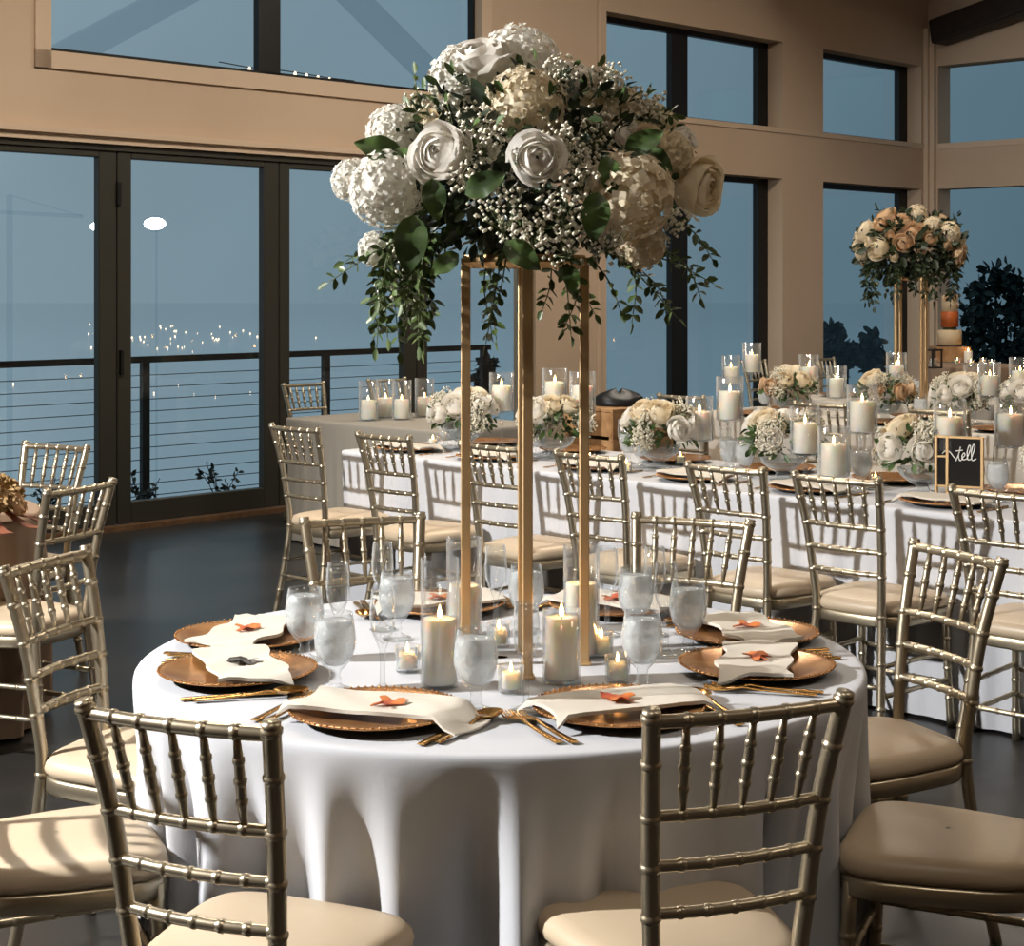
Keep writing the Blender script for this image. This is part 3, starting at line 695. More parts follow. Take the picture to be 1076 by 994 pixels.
# ------------------------------------------------------------------ tableware models
def make_charger():
    t = empty('charger_plate')
    m = MB(); m.lathe([(0, .0095), (.095, .0095), (.112, .012), (.150, .0205), (.163, .0225), (.165, .021), (.162, .0185)], 56); o = m.build('plate', M_copper, t)
    m = MB(); m.lathe([(.162, .0185), (.115, .006), (.098, .001), (.0, .001), (0, .0085), (.095, .0085)], 40); m.build('foot', M_under, t)
    b = MB()
    for k in range(72):
        a = 2 * math.pi * k / 72; b.blob((.1635 * math.cos(a), .1635 * math.sin(a), .0222), .0036)
    b.build('beaded_rim', M_copper, t); return Proto(t)
def make_goblet():
    t = empty('water_goblet'); m = MB()
    m.lathe([(0, .001), (.033, .001), (.034, .004), (.018, .009), (.010, .016), (.013, .024), (.010, .030), (.012, .040), (.022, .050), (.034, .065), (.0405, .085), (.0425, .105), (.040, .130), (.0355, .158), (.0342, .158),
             (.0385, .130), (.041, .105), (.039, .086), (.032, .067), (.018, .053), (0, .048)], 28); m.build('glass', M_glass, t)
    m = MB(); m.lathe([(0, .0495), (.017, .0545), (.031, .0685), (.0378, .087), (.0396, .105), (.0372, .130), (.0352, .142), (.02, .1425), (0, .1425)], 24); m.build('iced_water', M_water, t)
    return Proto(t)
def make_flute():
    t = empty('champagne_flute'); m = MB()
    m.lathe([(0, .001), (.031, .001), (.032, .003), (.012, .009), (.0055, .018), (.005, .06), (.0065, .085), (.015, .105), (.0235, .125), (.0265, .150), (.025, .180), (.0225, .208), (.0213, .208), (.0238, .18), (.0252, .15), (.022, .126), (.013, .107), (0, .095)], 24)
    m.build('glass', M_glass, t); return Proto(t)
def make_votive():
    t = empty('votive_holder'); m = MB()
    m.lathe([(0, .001), (.024, .001), (.0255, .004), (.0265, .055), (.0235, .055), (.0225, .008), (0, .008)], 22); m.build('glass', M_glass, t); return Proto(t)
FL = MB(); FL.lathe([(0, 0), (.0035, .004), (.0046, .009), (.0034, .016), (.0012, .023), (0, .027)], 10); FLM = FL.mesh('flame', M_flame)
WK = MB(); WK.lathe([(.0011, 0), (.0011, .009), (0, .009)], 6); WKM = WK.mesh('wick', M_wick)
def make_candle(r, h, lit=True, fl=1.0, name='pillar_candle'):
    t = empty(name); m = MB()
    m.lathe([(0, .0), (r * .97, .0), (r, .003), (r, h - .004), (r * .94, h), (r * .75, h - .004), (r * .3, h - .007), (0, h - .007)], 28); m.build('wax', M_wax, t)
    w = ob('wick', WKM, t); w.location = (0, 0, h - .008)
    if lit: f = ob('flame', FLM, t); f.location = (0, 0, h - .002); f.scale = (fl * .9, fl * .9, fl)
    return Proto(t)
def make_cylinder(r, h):
    t = empty('glass_cylinder'); m = MB()
    m.lathe([(0, .001), (r, .001), (r + .0015, .004), (r + .0015, h), (r - .001, h), (r - .0015, .008), (0, .008)], 32); m.build('glass', M_glassc, t); return Proto(t)
def make_hurricane(stem, r=.062, h=.20):
    t = empty('hurricane_holder'); m = MB()
    m.lathe([(0, .001), (.05, .001), (.052, .005), (.02, .012), (.008, .02), (.0075, max(.03, stem * .45)), (.016, stem * .5), (.0075, stem * .56), (.008, stem - .012), (.02, stem - .004), (0, stem - .003)], 20); m.build('stem', M_glass, t)
    m = MB(); m.lathe([(0, stem), (r - .01, stem), (r, stem + .006), (r, stem + h), (r - .0025, stem + h), (r - .0028, stem + .008), (0, stem + .006)], 28); m.build('glass', M_glass, t); return Proto(t)
def bar(m, pts, w, th):                         # flat bar through points with widths
    rows = []
    for (x, y, z), ww in zip(pts, w): rows.append([(x - ww / 2, y, z), (x - ww / 2 * .7, y, z + th), (x + ww / 2 * .7, y, z + th), (x + ww / 2, y, z)])
    m.grid(rows, True); m.add(rows[0], [(0, 1, 2, 3)]); m.add(rows[-1], [(3, 2, 1, 0)])
def make_fork():
    m = MB(); bar(m, [(0, -.10, .002), (0, -.06, .003), (0, .0, .005), (0, .03, .009), (0, .05, .006), (0, .058, .005)], [.016, .014, .008, .007, .02, .024], .0025)
    for k in range(4): bar(m, [(-.0095 + k * .00633, .055, .005), (-.0095 + k * .00633, .08, .003), (-.0095 + k * .00633, .10, .008)], [.0046, .004, .0022], .002)
    return Proto(m.build('dinner_fork', M_cut))
def make_knife():
    m = MB(); bar(m, [(0, -.11, .001), (0, -.06, .002), (0, -.01, .003), (0, .0, .003), (.002, .05, .003), (.001, .10, .002), (-.005, .118, .002)], [.016, .014, .012, .018, .02, .016, .003], .003); return Proto(m.build('table_knife', M_cut))
def make_spoon():
    m = MB(); bar(m, [(0, -.10, .002), (0, -.06, .003), (0, .0, .006), (0, .03, .011), (0, .045, .008)], [.016, .013, .008, .007, .009], .0025)
    rows = []
    for k in range(7):
        f = k / 6; rows.append([(.0215 * f * math.cos(a) , .072 + .032 * f * math.sin(a), .002 + .010 * f * f) for a in [2 * math.pi * j / 18 for j in range(18)]])
    m.grid(rows, True); m.grid([[(x, y, z + .0018) for x, y, z in r] for r in rows], True); m.grid([rows[-1], [(x, y, z + .0018) for x, y, z in rows[-1]]], True)
    return Proto(m.build('dessert_spoon', M_cut))
CHARGER, GOBLET, FLUTE, VOTIVE = make_charger(), make_goblet(), make_flute(), make_votive()
FORK, KNIFE, SPOON = make_fork(), make_knife(), make_spoon()
def napkin(c, ang, W, L, cr0, cc, label, group, seed=0, simple=False):
    """cloth strip draped over a charger at cc; falls to the table past the rim"""
    rr = random.Random(seed); d = Vector((math.cos(ang), math.sin(ang), 0)); s = Vector((-d.y, d.x, 0)); rows_t = []; rows_b = []
    nl, nw = (14, 7) if not simple else (8, 4)
    for i in range(nl + 1):
        rt = []; rb = []
        for j in range(nw + 1):
            u = (i / nl - .5) * L; v = (j / nw - .5) * W * (1 + .10 * math.sin(i * .9 + seed))
            p = Vector(c) + d * (u + .012 * math.sin(v * 30 + seed)) + s * (v + .008 * math.sin(u * 16 + seed))
            q = (Vector((p.x, p.y, 0)) - Vector((cc.x, cc.y, 0))).length
            hi = .0255; k = min(1, max(0, (q - .168) / .035)); k = k * k * (3 - 2 * k)
            z = TZ + hi * (1 - k) + .0025 * k - (.006 * max(0, 1 - q / .12)) + .002 * (1 + math.sin(u * 40 + j * 1.3 + seed))
            rt.append((p.x, p.y, z + .007 - .003 * k)); rb.append((p.x, p.y, z))
        rows_t.append(rt); rows_b.append(rb)
    m = MB(); m.grid(rows_t); m.grid(rows_b)
    m.grid([rows_t[0], rows_b[0]]); m.grid([rows_t[-1], rows_b[-1]]); m.grid([[r[0] for r in rows_t], [r[0] for r in rows_b]]); m.grid([[r[-1] for r in rows_t], [r[-1] for r in rows_b]])
    o = m.build('napkin', M_napkin); tag(o, label, 'napkin', group); return o
def star_leaf(loc, r, mat, ang, label, group, name='autumn_leaf'):
    m = MB(); n = 30; top = []; 
    for k in range(n):
        a = 2 * math.pi * k / n; rad = r * (.45 + .55 * abs(math.cos(a * 2.5)) ** 1.3) * (1 if k % 2 else .86)
        top.append((rad * math.cos(a), rad * math.sin(a) * .8, .006 + .004 * math.sin(a * 3 + r * 90)))
    m.add([(0, 0, .004)] + top, [(0, k + 1, (k + 1) % n + 1) for k in range(n)]); m.add([(0, 0, .002)] + [(x, y, z - .0015) for x, y, z in top], [(0, (k + 1) % n + 1, k + 1) for k in range(n)])
    m.tube([(-r * .3, 0, .005), (-r * 1.2, .003, .006)], .0012, 5)
    o = m.build(name, mat); o.location = loc; o.rotation_euler = (0, 0, ang); tag(o, label, 'leaf', group); return o

# ------------------------------------------------------------------ foreground place settings
seats = [(202, 'left near', (250, 712)), (247, 'front left', (395, 755)), (293, 'front right', (650, 752)), (342, 'right near', (795, 706)), (17, 'right far', (785, 672)), (67, 'back right', (645, 642)), (112, 'back left', (462, 641)), (158, 'left far', (260, 675))]
words = {k: 'at the %s setting of the round table' % k.replace('left near', 'nearer left').replace('left far', 'farther left').replace('right near', 'nearer right').replace('right far', 'farther right') for k in ('left near', 'front left', 'front right', 'right near', 'right far', 'back right', 'back left', 'left far')}
goblets = {'left far': (320, 694), 'left near': (352, 726), 'front left': (500, 748), 'front right': (675, 724), 'right near': (723, 686), 'right far': (668, 668), 'back left': (417, 672), 'back right': (553, 664)}
flutes = {'left near': (402, 727), 'left far': (355, 690), 'back left': (402, 662), 'back right': (521, 666), 'front left': (553, 747), 'front right': (700, 690), 'right far': (638, 668), 'right near': (688, 668)}
for si, (ang, nm, pp) in enumerate(seats):
    c = at(pp[0], pp[1], TZ); rel = c - TC; rel.z = 0; out = rel.normalized(); tan = Vector((-out.y, out.x, 0)); w = words[nm]
    lim = TR - .155
    if rel.length > lim: c = Vector((TC.x, TC.y, TZ)) + out * lim
    CHARGER.put(c, R.uniform(0, 6), 'copper charger plate ' + w, 'plate', 'copper chargers on the round table')
    ta = math.atan2(tan.y, tan.x)
    nc = {'front left': c + tan * .03 - out * .0, 'front right': c - tan * .0, 'left near': c - out * .01}.get(nm, c)
    napkin(nc, ta + {'right near': .12, 'front left': .06, 'left near': -.05}.get(nm, 0), .155 if nm not in ('right near', 'left near') else .15, {'front left': .36, 'left near': .32}.get(nm, .33), 0, c, 'folded ivory napkin ' + w, 'ivory napkins on the round table', si)
    lw = {'left near': ('black maple leaf ', M_blackleaf), 'front left': ('red and orange autumn leaf ', M_red)}.get(nm, ('orange autumn leaf ', M_red))
    star_leaf(nc + Z * .031, .04 if nm == 'left near' else .043, lw[1], R.uniform(0, 6), lw[0] + 'on napkin ' + w, 'leaves on the napkins')
    # forks on the diner's left, knife and spoon on the right
    inward = -out; right = Vector((inward.y, -inward.x, 0)); rz = math.atan2(-inward.x, inward.y); base = Vector((TC.x, TC.y, TZ)) + out * (TR - .155)
    for P_, off_, rot, in_, l in ((KNIFE, .174, -.06, .0, 'gold knife '), (SPOON, .197, -.08, .01, 'gold spoon '), (FORK, -.174, .05, .0, 'inner gold fork '), (FORK, -.198, .04, .012, 'outer gold fork ')):
        q = base + right * off_ + inward * (in_ + .03); q.z = TZ + .002
        P_.put(q, rz + rot, l + w, 'cutlery', 'gold cutlery on the round table', 1.12)
    q = at(*goblets[nm], TZ); GOBLET.put(q + Z * .001, R.uniform(0, 6), 'iced water goblet ' + w, 'glass', 'water goblets on the round table')
    q = at(*flutes[nm], TZ); FLUTE.put(q + Z * .001, 0, 'empty champagne flute ' + w, 'glass', 'champagne flutes on the round table')
# candles in glass cylinders
for (px, py, gh, ch, l) in ((462, 722, .262, .132, 'nearest left, beside the front goblet'), (488, 690, .262, .15, 'behind the left leg of the gold stand'), (590, 717, .150, .128, 'short one right of the middle stand leg'), (611, 690, .245, .155, 'behind the right leg of the gold stand')):
    p = at(px, py, TZ) + Z * .001
    make_cylinder(.038, gh).put(p, 0, 'clear glass cylinder with white candle, ' + l, 'candle holder', 'glass cylinders on the round table')
    make_candle(.0345, ch, True, 1.1).put(p + Z * .0085, 0, 'white pillar candle in a glass cylinder, ' + l, 'candle', 'pillar candles on the round table')
VC = make_candle(.019, .034, True, .8, 'votive_candle')
for (px, py, l) in ((537, 728, 'in front of the middle stand leg'), (428, 706, 'left of the tall glass cylinder'), (649, 717, 'right of the short cylinder by the front goblet'), (632, 690, 'beside the right leg of the gold stand'), (524, 680, 'behind the middle stand leg')):
    p = at(px, py, TZ) + Z * .001
    VOTIVE.put(p, 0, 'small glass votive holder ' + l, 'candle holder', 'votive holders on the round table'); VC.put(p + Z * .0085, 0, 'small white votive candle ' + l, 'candle', 'votive candles on the round table')

# ------------------------------------------------------------------ long tables
cloth('tablecloth', rect(5.5, 6.42, -6.6, -2.3), TZ, M_cloth, .016, 60, 3, 'white cloth on the long table with chair shadows along its front', 'tablecloth', 'cloths on the long tables')
cloth('tablecloth', rect(6.6, 7.45, -8.45, -7.0), TZ, M_cloth2_shade, .012, 30, 4, 'grey cloth on the small table beside the glass doors', 'tablecloth', 'cloths on the long tables')
cloth('tablecloth', rect(8.58, 9.5, -6.95, -3.4), TZ, M_cloth2, .014, 50, 5, 'pale cloth on the second long table behind the white one', 'tablecloth', 'cloths on the long tables')
def long_under(a0, a1, b0, b1, label):
    t = empty('banquet_table', T((a0 + a1) / 2, (b0 + b1) / 2, 0)); tag(t, label, 'table', 'banquet tables under cloths'); o = -T((a0 + a1) / 2, (b0 + b1) / 2, 0)
    m = MB(); m.frame_box(o, U, N, Z, (a0 + .02, a1 - .02, b0 + .02, b1 - .02, .72, .75)); m.build('tabletop', M_wood, t, False)
    for a in (a0 + .12, a1 - .12):
        for b in (b0 + .15, b1 - .15):
            m = MB(); m.tube([o + T(a, b, 0), o + T(a, b, .72)], .02, 8); m.build('leg', M_black, t)
long_under(5.5, 6.42, -6.6, -2.3, 'long banquet table under the white cloth'); long_under(6.6, 7.45, -8.45, -7.0, 'small table under grey cloth beside the glass doors'); long_under(8.58, 9.5, -6.95, -3.4, 'second long table behind the white one')
ordw = ['first', 'second', 'third', 'fourth', 'fifth', 'sixth', 'seventh', 'eighth']
NB = [-6.35, -5.72, -5.05, -4.5, -3.83, -3.35, -2.73]
for k, b in enumerate(NB):
    chair(T(5.03, b), U, ordw[k] + ' gold chair from the doors along the front of the long white table', 'chairs along the long white table')
for k, b in enumerate((-6.5, -5.5, -4.75, -4.05)):
    chair(T(8.1, b), U, ordw[k] + ' gold chair from the doors behind the long white table, at the second table', 'chairs along the second long table')
for k, (a, b, l) in enumerate(((7.3, -9.12, 'gold chair against the glass doors beyond the small grey table'), (8.05, -9.12, 'gold chair behind the candles on the small grey table'), (12.3, -9.05, 'gold chair beside the dark window mullion, behind floating candles'), (13.15, -8.9, 'gold chair in front of the column left of the narrow window'))):
    chair(T(a, b), N, l, 'chairs along the glass wall')
# table arrangements in pressed glass bowls
def make_posy(variant, seed):
    t = empty('flower_centrepiece'); m = MB()
    m.lathe([(0, .001), (.055, .001), (.058, .006), (.03, .016), (.024, .03), (.05, .045), (.085, .07), (.098, .10), (.095, .10), (.08, .072), (.045, .05), (0, .046)], 24); m.build('bowl', M_bowl, t)
    c = Vector((0, 0, .165))
    foliage_mesh(c, Vector((.155, .155, .10)), 260, .045, .02, zmin=-.5).build('foliage', M_leaf, t)
    ms = [(ROSE[0], 'rose'), (ROSE[1], 'rose'), (ROSE[2], 'rose')] if variant == 0 else [(ROSEB, 'rose'), (ROSE[2], 'rose'), (ROSE[2], 'rose')]
    n = 8
    for k in range(n):
        a = k * 2.4 + seed; el = (.15, .55, .95)[k % 3]; nrm = Vector((math.cos(a) * math.cos(el), math.sin(a) * math.cos(el), math.sin(el)))
        p = c + Vector((nrm.x * .158, nrm.y * .158, nrm.z * .115)); me, nm = ms[k % 3]; bloom(t, me, nm, p, (.060 if k % 3 else .05) * R.uniform(.85, 1.15), nrm)
    sp = []
    for k in range(20):
        a = k * 2.1 + seed * 2; el = R.uniform(-.3, 1.0); sp.append((c + Vector((math.cos(a) * math.cos(el) * .15, math.sin(a) * math.cos(el) * .16, math.sin(el) * .11)), .055))
    b, s = breath_mesh(sp, 105, .0056); tag(b.build('babys_breath', M_breath, t), kind='stuff'); tag(s.build('babys_breath_stem', M_stem, t), kind='stuff')
    return Proto(t)
POSY = [make_posy(0, 1), make_posy(0, 4), make_posy(1, 2)]
for k, (b, v, rz) in enumerate(((-6.17, 0, 1.0), (-5.55, 1, 2.0), (-4.91, 0, 4.2), (-4.24, 1, .3), (-3.57, 0, 2.6), (-2.93, 1, 5.0))):
    POSY[v].put(T(5.96, b, TZ + .001), rz, ordw[k] + ' rose and baby\'s breath centrepiece from the doors on the long white table', 'flowers', 'centrepieces on the long white table')
for k, (px, v, rz, l) in enumerate(((828, 2, 0, 'tan rose centrepiece below the candles beside the column'), (930, 2, 2.2, 'cream flower centrepiece under the farther tall bouquet'), (1010, 0, 1.0, 'white rose centrepiece on the second table near the right edge'), (1085, 1, 3.0, 'white centrepiece on the second table at the right picture edge'))):
    x = (px - 538) / F; Y = 9.02 / (U.x * x + U.y); POSY[v].put(Vector((x * Y, Y, TZ + .001)), rz, l, 'flowers', 'centrepieces on the second table', 1.0)
def on_a(px, a):
    x = (px - 538) / F; Y = a / (U.x * x + U.y); return Vector((x * Y, Y, TZ + .001)), Y
PC = make_candle(.049, .125, True, 1.3); PCS = make_candle(.045, .115, True, 1.2)
HUR = {}
def hur(px, cby, a, l, small=False, group='stemmed candle holders on the long tables'):
    p, Y = on_a(px, a); z = H - (cby - 300) / F * Y; s = max(.02, round((z - TZ - .008) / .03) * .03)
    if s not in HUR: HUR[s] = make_hurricane(s) if s > .03 else make_cylinder(.06, .2)
    h = HUR[s].put(p, 0, 'glass candle holder ' + l, 'candle holder', group)
    (PCS if small else PC).put(p + Z * ((s + .0085) if s > .03 else .0085), R.uniform(0, 6), 'lit white pillar candle ' + l, 'candle', 'pillar candles on the long tables')
for px, cby, a, l in ((527, 433, 6.15, 'on the long white table behind the left stand leg'), (583, 428, 6.2, 'on the long white table right of the middle stand leg'), (612, 436, 6.05, 'on the long white table by the right stand leg'), (735, 463, 6.1, 'right of the flowers nearest the dark mullion'),
                      (767, 440, 6.2, 'raised high behind the fourth centrepiece'), (846, 473, 5.9, 'right of the fourth centrepiece on the white table'), (876, 498, 5.74, 'standing low behind the sixth chair back'), (906, 452, 6.05, 'raised left of the fifth centrepiece on the white table'), (998, 470, 5.9, 'left of the black sign on the white table'), (1062, 470, 6.2, 'right of the black sign on the white table')):
    hur(px, cby, a, l)
for px, cby, a, l in ((790, 391, 9.2, 'tallest, beside the right window frame'), (850, 405, 9.1, 'in front of the column on the second table'), (879, 417, 9.0, 'low, right of the column on the second table'), (942, 402, 9.1, 'below the farther tall bouquet'), (768, 402, 9.25, 'at the left end of the second table'), (1040, 415, 8.95, 'on the second table above the black sign'), (1072, 413, 9.0, 'on the second table at the right picture edge'), (1024, 416, 9.2, 'on the second table behind the white roses')):
    hur(px, cby, a, l, True)
for px, py, l in ((387, 442, 'leftmost on the small grey table'), (405, 439, 'second from the left on the small grey table'), (422, 441, 'third from the left on the small grey table'), (446, 438, 'rightmost on the small grey table')):
    p = at(px, py, TZ) + Z * .001; hh = Proto(empty('glass_cylinder'))
    m = MB(); m.lathe([(0, .001), (.058, .001), (.06, .004), (.06, .24), (.0575, .24), (.057, .008), (0, .008)], 28); m.build('glass', M_glass, hh.root)
    hh.put(p, 0, 'glass cylinder with candle, ' + l, 'candle holder', 'candle cylinders on the grey table'); PCS.put(p + Z * .0085, 0, 'white pillar candle in a cylinder, ' + l, 'candle', 'candles on the grey table')
# place settings on the long tables
def setting(a, b, face, k, tn, full=True):
    f = face; right = Vector((f.y, -f.x, 0)); c = T(a, b, TZ + .001); w = ordw[k] + ' from the doors, ' + tn
    CHARGER.put(c, 0, 'copper charger plate, ' + w, 'plate', 'copper chargers on the ' + tn)
    if full: napkin(c, math.atan2(f.y, f.x) + math.pi / 2, .15, .34, 0, c, 'ivory napkin on its charger, ' + w, 'ivory napkins on the ' + tn, k, True)
    q = c + f * .215 + right * .10; GOBLET.put(q, 0, 'water goblet, ' + w, 'glass', 'water goblets on the ' + tn)
    q = c + f * .235 - right * .02; FLUTE.put(q, 0, 'champagne flute, ' + w, 'glass', 'champagne flutes on the ' + tn)
    if full:
        rz = math.atan2(-f.x, f.y)
        KNIFE.put(c + right * .2, rz, 'gold knife, ' + w, 'cutlery', 'gold cutlery on the ' + tn); FORK.put(c - right * .2, rz, 'gold fork, ' + w, 'cutlery', 'gold cutlery on the ' + tn)
for k, b in enumerate((-6.30, -5.72, -5.08, -4.5, -3.92, -3.32, -2.68)):
    setting(5.70, b, U, k, 'white table front edge')
    setting(6.22, b + .05, -U, k, 'white table rear edge', False)
for k, b in enumerate((-6.5, -5.5, -4.75, -4.05)): setting(8.78, b, U, k, 'second table front edge', False)
for k, b in enumerate((-6.5, -5.6, -4.8, -4.1)): setting(9.3, b, -U, k, 'second table rear edge', False)
for k, (px, py, l) in enumerate(((715, 489, 'beside the third centrepiece bowl'), (455, 470, 'near the left end of the white table'), (548, 486, 'behind the middle stand leg on the white table'), (658, 497, 'in front of the third centrepiece'), (620, 490, 'right of the right stand leg on the white table'), (920, 512, 'left of the fifth centrepiece bowl'))):
    p = at(px, py, TZ) + Z * .001; VOTIVE.put(p, 0, 'small glass votive holder ' + l, 'candle holder', 'votive holders on the white table'); VC.put(p + Z * .0085, 0, 'small lit votive candle ' + l, 'candle', 'votive candles on the white table')
# black sign in a gold frame
p, Y = on_a(1008, 5.86); p.z = TZ + .001
t = empty('table_sign', p, math.atan2(N.y, N.x) + .25); tag(t, 'black sign with white script in a gold frame on the white table', 'sign')
m = MB(); m.box((0, 0, .146), (.17, .006, .19)); m.build('panel', M_sign, t, False)
m = MB()
for x in (-.088, -.045, .088): m.box((x, -.002, .125), (.012, .014, .236))
for z in (.052, .24): m.box((0, -.001, z), (.19, .012, .010))
m.box((-.067, -.002, .165), (.04, .012, .009)); m.box((0, 0, .006), (.20, .07, .012)); bevel(m.build('frame', M_brass, t, False), .002, 1)
m = MB()
def stroke(pts, r=.0022): m.tube([(x, -.0045, z) for x, z in [(q.x, q.z) for q in cat([(x, 0, z) for x, z in pts], 6)]], r, 6)
stroke([(-.065, .175), (-.05, .188), (-.035, .183), (-.02, .165), (-.012, .158)])
stroke([(-.012, .15), (.0, .18), (.006, .205), (-.002, .17), (.004, .152), (.012, .158)]); stroke([(-.012, .188), (.014, .192)])
stroke([(.010, .160), (.022, .172), (.020, .182), (.012, .172), (.016, .156), (.030, .160)])
stroke([(.030, .160), (.044, .198), (.040, .212), (.032, .19), (.034, .158), (.046, .160)]); stroke([(.046, .160), (.060, .202), (.056, .216), (.048, .19), (.050, .156), (.066, .162)])
m.build('script_lettering', M_ink, t)

# ------------------------------------------------------------------ farther round table with the second bouquet
DC = Vector((2.95, 12.55, 0)); table_under(DC, .78, 'round table under pale cloth beneath the farther tall bouquet')
cloth('tablecloth', circle(DC, .78, 120), TZ, M_cloth2, .03, 17, 21, 'pale cloth on the round table beneath the farther tall bouquet', 'tablecloth')
S2 = Vector((2.84, 12.2, 0))
STAND.put(S2 + Z * TZ, .35, 'tall gold stand under the farther bouquet near the room corner', 'flower stand', 'tall gold flower stands')
def make_bouquet2():
    t = empty('flower_arrangement'); c = Vector((0, 0, .20)); ax = Vector((.35, .33, .24))
    m = MB(); m.lathe([(0, 0), (.085, 0), (.095, .03), (.09, .07), (0, .075)], 20); m.build('foam_dish', M_dark, t)
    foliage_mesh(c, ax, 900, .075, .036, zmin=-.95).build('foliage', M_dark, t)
    for k in range(44):
        z = 1 - 1.35 * (k + .5) / 44; r = math.sqrt(max(0, 1 - z * z)); a = k * 2.39996; nrm = Vector((r * math.cos(a), r * math.sin(a), z))
        p = c + Vector((nrm.x * ax.x, nrm.y * ax.y, nrm.z * ax.z)) * R.uniform(.9, 1.1); me, nm = [(ROSEB, 'rose'), (ROSE[2], 'rose'), (HYD[1], 'hydrangea'), (ROSEB, 'rose')][k % 4]
        bloom(t, me, nm, p, R.choice([.035, .05, .06, .07, .085]), nrm)
    def V(pts, L, d):
        lf, st = MB(), MB(); vine(lf, st, pts, L, d); st.build('vine_stem', M_stem, lf.build('trailing_vine', M_dark, t))
    for k in range(26):
        a = k * 2.4; q = Vector((math.cos(a), math.sin(a), 0)); V([c + q * .26 + Z * -.08, c + q * .33 + Z * -.18, c + q * R.uniform(.25, .38) + Z * R.uniform(-.42, -.25)], .05, 36)
    for k in range(9):
        a = k * 2.1; q = Vector((math.cos(a), math.sin(a), R.uniform(.2, 1))); V([c + q * .2, c + q * .33 + Z * .05], .045, 40)
    return Proto(t)
make_bouquet2().put(S2 + Z * (PLZ + .004), 0, 'blush and cream rose bouquet on the farther stand near the room corner', 'bouquet', 'tall flower bouquets')
for k in range(4):
    a = math.radians(20 + 75 * k); p = DC + Vector((math.cos(a), math.sin(a), 0)) * .52; p.z = TZ + .001
    CHARGER.put(p, 0, 'copper charger on the round table beneath the farther bouquet', 'plate', 'chargers on the farther round table')
for k in range(6):
    a = math.radians(190 + 35 * k); p = DC + Vector((math.cos(a), math.sin(a), 0)) * .34; p.z = TZ + .001
    GOBLET.put(p, 0, 'water goblet on the round table beneath the farther bouquet', 'glass', 'goblets on the farther round table')
# cake table and cake
KZ = .90; KC = at(1022, 383, KZ); KC.z = 0
cloth('tablecloth', circle(KC, .40, 110), KZ, M_taupe, .02, 13, 31, 'taupe cloth on the tall cake table in front of the far window', 'tablecloth')
t = empty('cake_table', KC); tag(t, 'tall round cake table under taupe cloth by the far window', 'table')
m = MB(); m.lathe([(0, .86), (.38, .86), (.38, .885), (0, .885)], 30); m.build('tabletop', M_wood, t); m = MB(); m.lathe([(0, 0), (.2, 0), (.2, .02), (.03, .05), (.03, .86), (0, .86)], 14); m.build('pedestal', M_black, t)
p = at(998, 380, KZ); p.z = KZ + .001
o = MB(); o.box((0, 0, .068), (.31, .26, .135)); o = bevel(o.build('wooden_riser', M_wood, None, False), .006); o.location = p; tag(o, 'rough wooden block under the tiered cake', 'stand')
t = empty('tiered_cake', p + Z * .136); tag(t, 'tiered cake with white base and orange middle tier on a wooden block', 'cake')
def tier(r, z0, z1, mat, nm):
    m = MB(); m.lathe([(0, z0), (r, z0), (r, z1 - .006), (r - .006, z1), (0, z1)], 30); m.build(nm, mat, t)
tier(.105, .012, .148, M_cakew, 'bottom_tier'); tier(.06, .148, .172, M_dark, 'dark_spacer'); tier(.078, .172, .31, M_cakeo, 'middle_tier'); tier(.072, .31, .455, M_cakew, 'top_tier'); tier(.115, 0, .012, M_under, 'cake_board')
for k in range(5): bloom(t, ROSEB, 'icing_flower', Vector((.05 * math.cos(k * 1.3), .05 * math.sin(k * 1.3) - .02, .38 + .018 * k)), .035, Vector((math.cos(k * 1.3), math.sin(k * 1.3), .4)))
for k, (px, py, l) in enumerate(((1006, 384, 'right of the wooden cake block'), (1020, 386, 'second right of the wooden cake block'), (1033, 384, 'third right of the wooden cake block'), (1042, 386, 'rightmost on the cake table'))):
    p = at(px, py, KZ) + Z * .001
    VOTIVE.put(p, 0, 'glass votive holder ' + l, 'candle holder', 'votive holders on the cake table', 1.15); VC.put(p + Z * .01, 0, 'lit votive candle ' + l, 'candle', 'votive candles on the cake table', 1.1)
p = at(1018, 381, KZ) + Z * .001; p.y += .02; make_candle(.036, .10, True, 1.1).put(p, 0, 'thicker pillar candle standing among the cake table votives', 'candle')
p = at(981, 387, KZ) + Z * .001; t = empty('lantern', p, .4); tag(t, 'small dark wooden lantern at the left edge of the cake table', 'lantern')
m = MB()
for x in (-.045, .045):
    for y in (-.045, .045): m.box((x, y, .075), (.012, .012, .15))
m.box((0, 0, .006), (.105, .105, .012)); m.box((0, 0, .15), (.11, .11, .014)); m.build('frame', M_beam, t, False)
m = MB(); m.lathe([(0, .012), (.026, .012), (.026, .08), (0, .08)], 16); m.build('candle', M_wax, t)
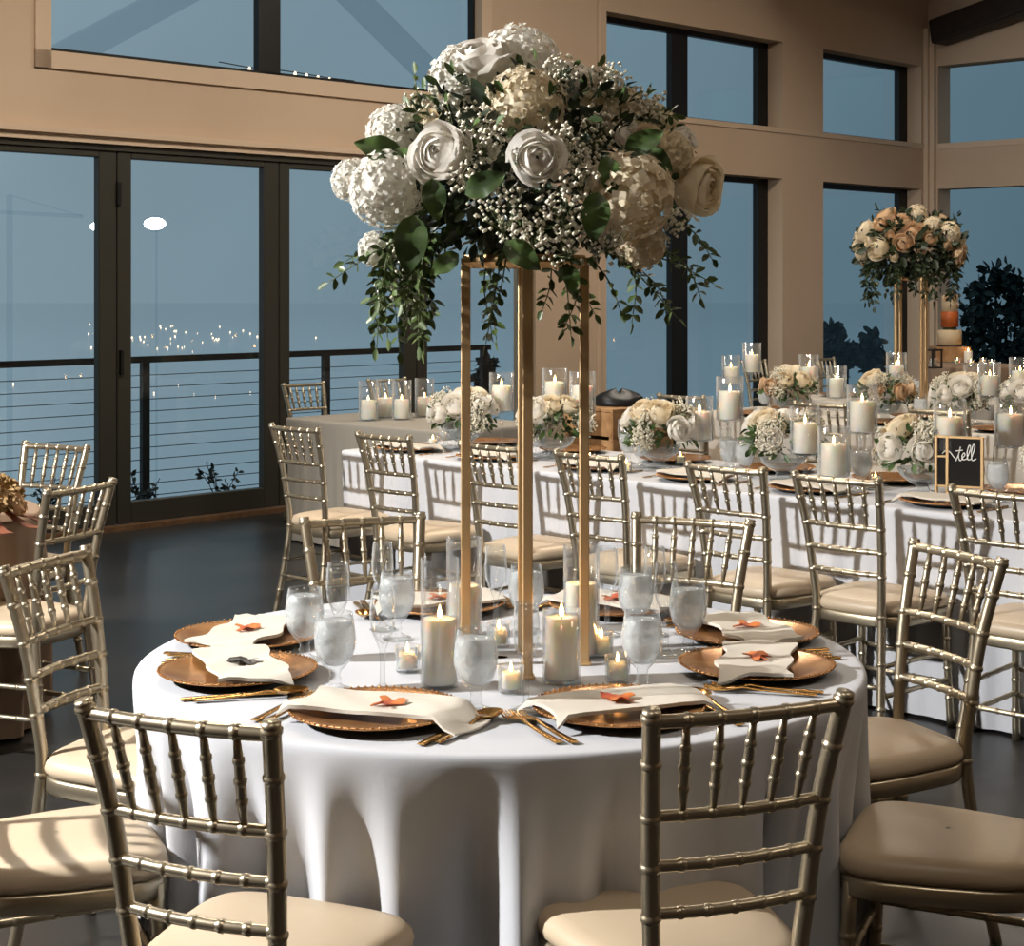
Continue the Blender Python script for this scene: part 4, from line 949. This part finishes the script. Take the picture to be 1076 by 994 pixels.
# dark bag on a wooden crate behind the flowers
p = on_a(650, 7.2)[0]; p.z = 0
t = empty('wooden_crate', p, .7); tag(t, 'pale wooden crate standing behind the long white table', 'crate')
m = MB()
for k in range(6): m.box((0, -.19, .08 + k * .15), (.46, .015, .13)); m.box((0, .19, .08 + k * .15), (.46, .015, .13)); m.box((-.225, 0, .08 + k * .15), (.015, .38, .13)); m.box((.225, 0, .08 + k * .15), (.015, .38, .13))
for x in (-.21, .21):
    for y in (-.175, .175): m.box((x, y, .455), (.03, .03, .91))
m.box((0, 0, .905), (.47, .4, .015)); m.build('slatted_body', M_wood, t, False)
m = MB(); rows = []
for z, w, d in ((0, .13, .09), (.03, .14, .10), (.055, .11, .07), (.075, .06, .045), (.085, .02, .015)): rows.append([(w * math.cos(a) * (1 + .08 * math.sin(3 * a)), d * math.sin(a), z + .012 * math.sin(2 * a + 1) * (z > 0)) for a in [2 * math.pi * k / 24 for k in range(24)]])
m.grid(rows, True); m.add(rows[0], [tuple(range(24))]); o = m.build('black_bag', M_black); o.location = p + Z * .914; tag(o, 'slumped black bag lying on the wooden crate', 'bag')

# ------------------------------------------------------------------ left table with dried flowers
LC = Vector((-2.45, 6.12, 0)); table_under(LC, .74, 'round table under taupe cloth at the left picture edge')
cloth('tablecloth', circle(LC, .74, 160), TZ, M_taupe, .034, 19, 41, 'taupe cloth on the round table at the left picture edge', 'tablecloth')
for (px, py, l) in ((58, 468, 'gold chair standing by the glass doors, far side of the left table'), (84, 511, 'gold chair turned sideways at the left table, nearer of two')):
    p = at(px, py, .915); p.z = 0; chair(p, LC - p, l, 'chairs at the left table')
p = Vector((-1.86, 5.80, TZ + .001)); t = empty('flower_centrepiece', p); tag(t, 'dried tan flower arrangement with rust ribbons on the left table', 'flowers')
m = MB(); m.lathe([(0, 0), (.09, 0), (.12, .03), (.13, .07), (.12, .07), (0, .05)], 20); m.build('bowl', M_rust, t)
b = MB()
for k in range(900):
    v = rv(); v.z = abs(v.z); q = Vector((v.x * .19, v.y * .19, .075 + v.z * .11)) * R.uniform(.9, 1.04); blossom_leaf(b, q, v + rv() * .7, .022, .016, rv())
b.lathe([(.17, .06), (.165, .1), (.12, .15), (.06, .175), (0, .18)], 16); b.build('dried_bloom', M_dry, t)
for k, (x, y, z) in enumerate(((.12, -.15, .07), (-.05, -.17, .09), (.19, -.02, .08))): bloom(t, ROSEB, 'rose', Vector((x, y, z)), .04, Vector((x, y, .1)))
for k in range(5):
    a = -1.3 + k * .55; m = MB(); d = Vector((math.cos(a), math.sin(a), 0)); s = Vector((-d.y, d.x, 0))
    rows = [[tuple(d * u + s * w_ + Z * z) for w_ in (-.022, 0, .022)] for u, z in ((.08, .08), (.14, .075), (.20, .03), (.25, .008), (.29, .006))]
    m.grid(rows); m.grid([[(x, y, z + .003) for x, y, z in r] for r in rows]); m.build('rust_ribbon', M_rust, t)
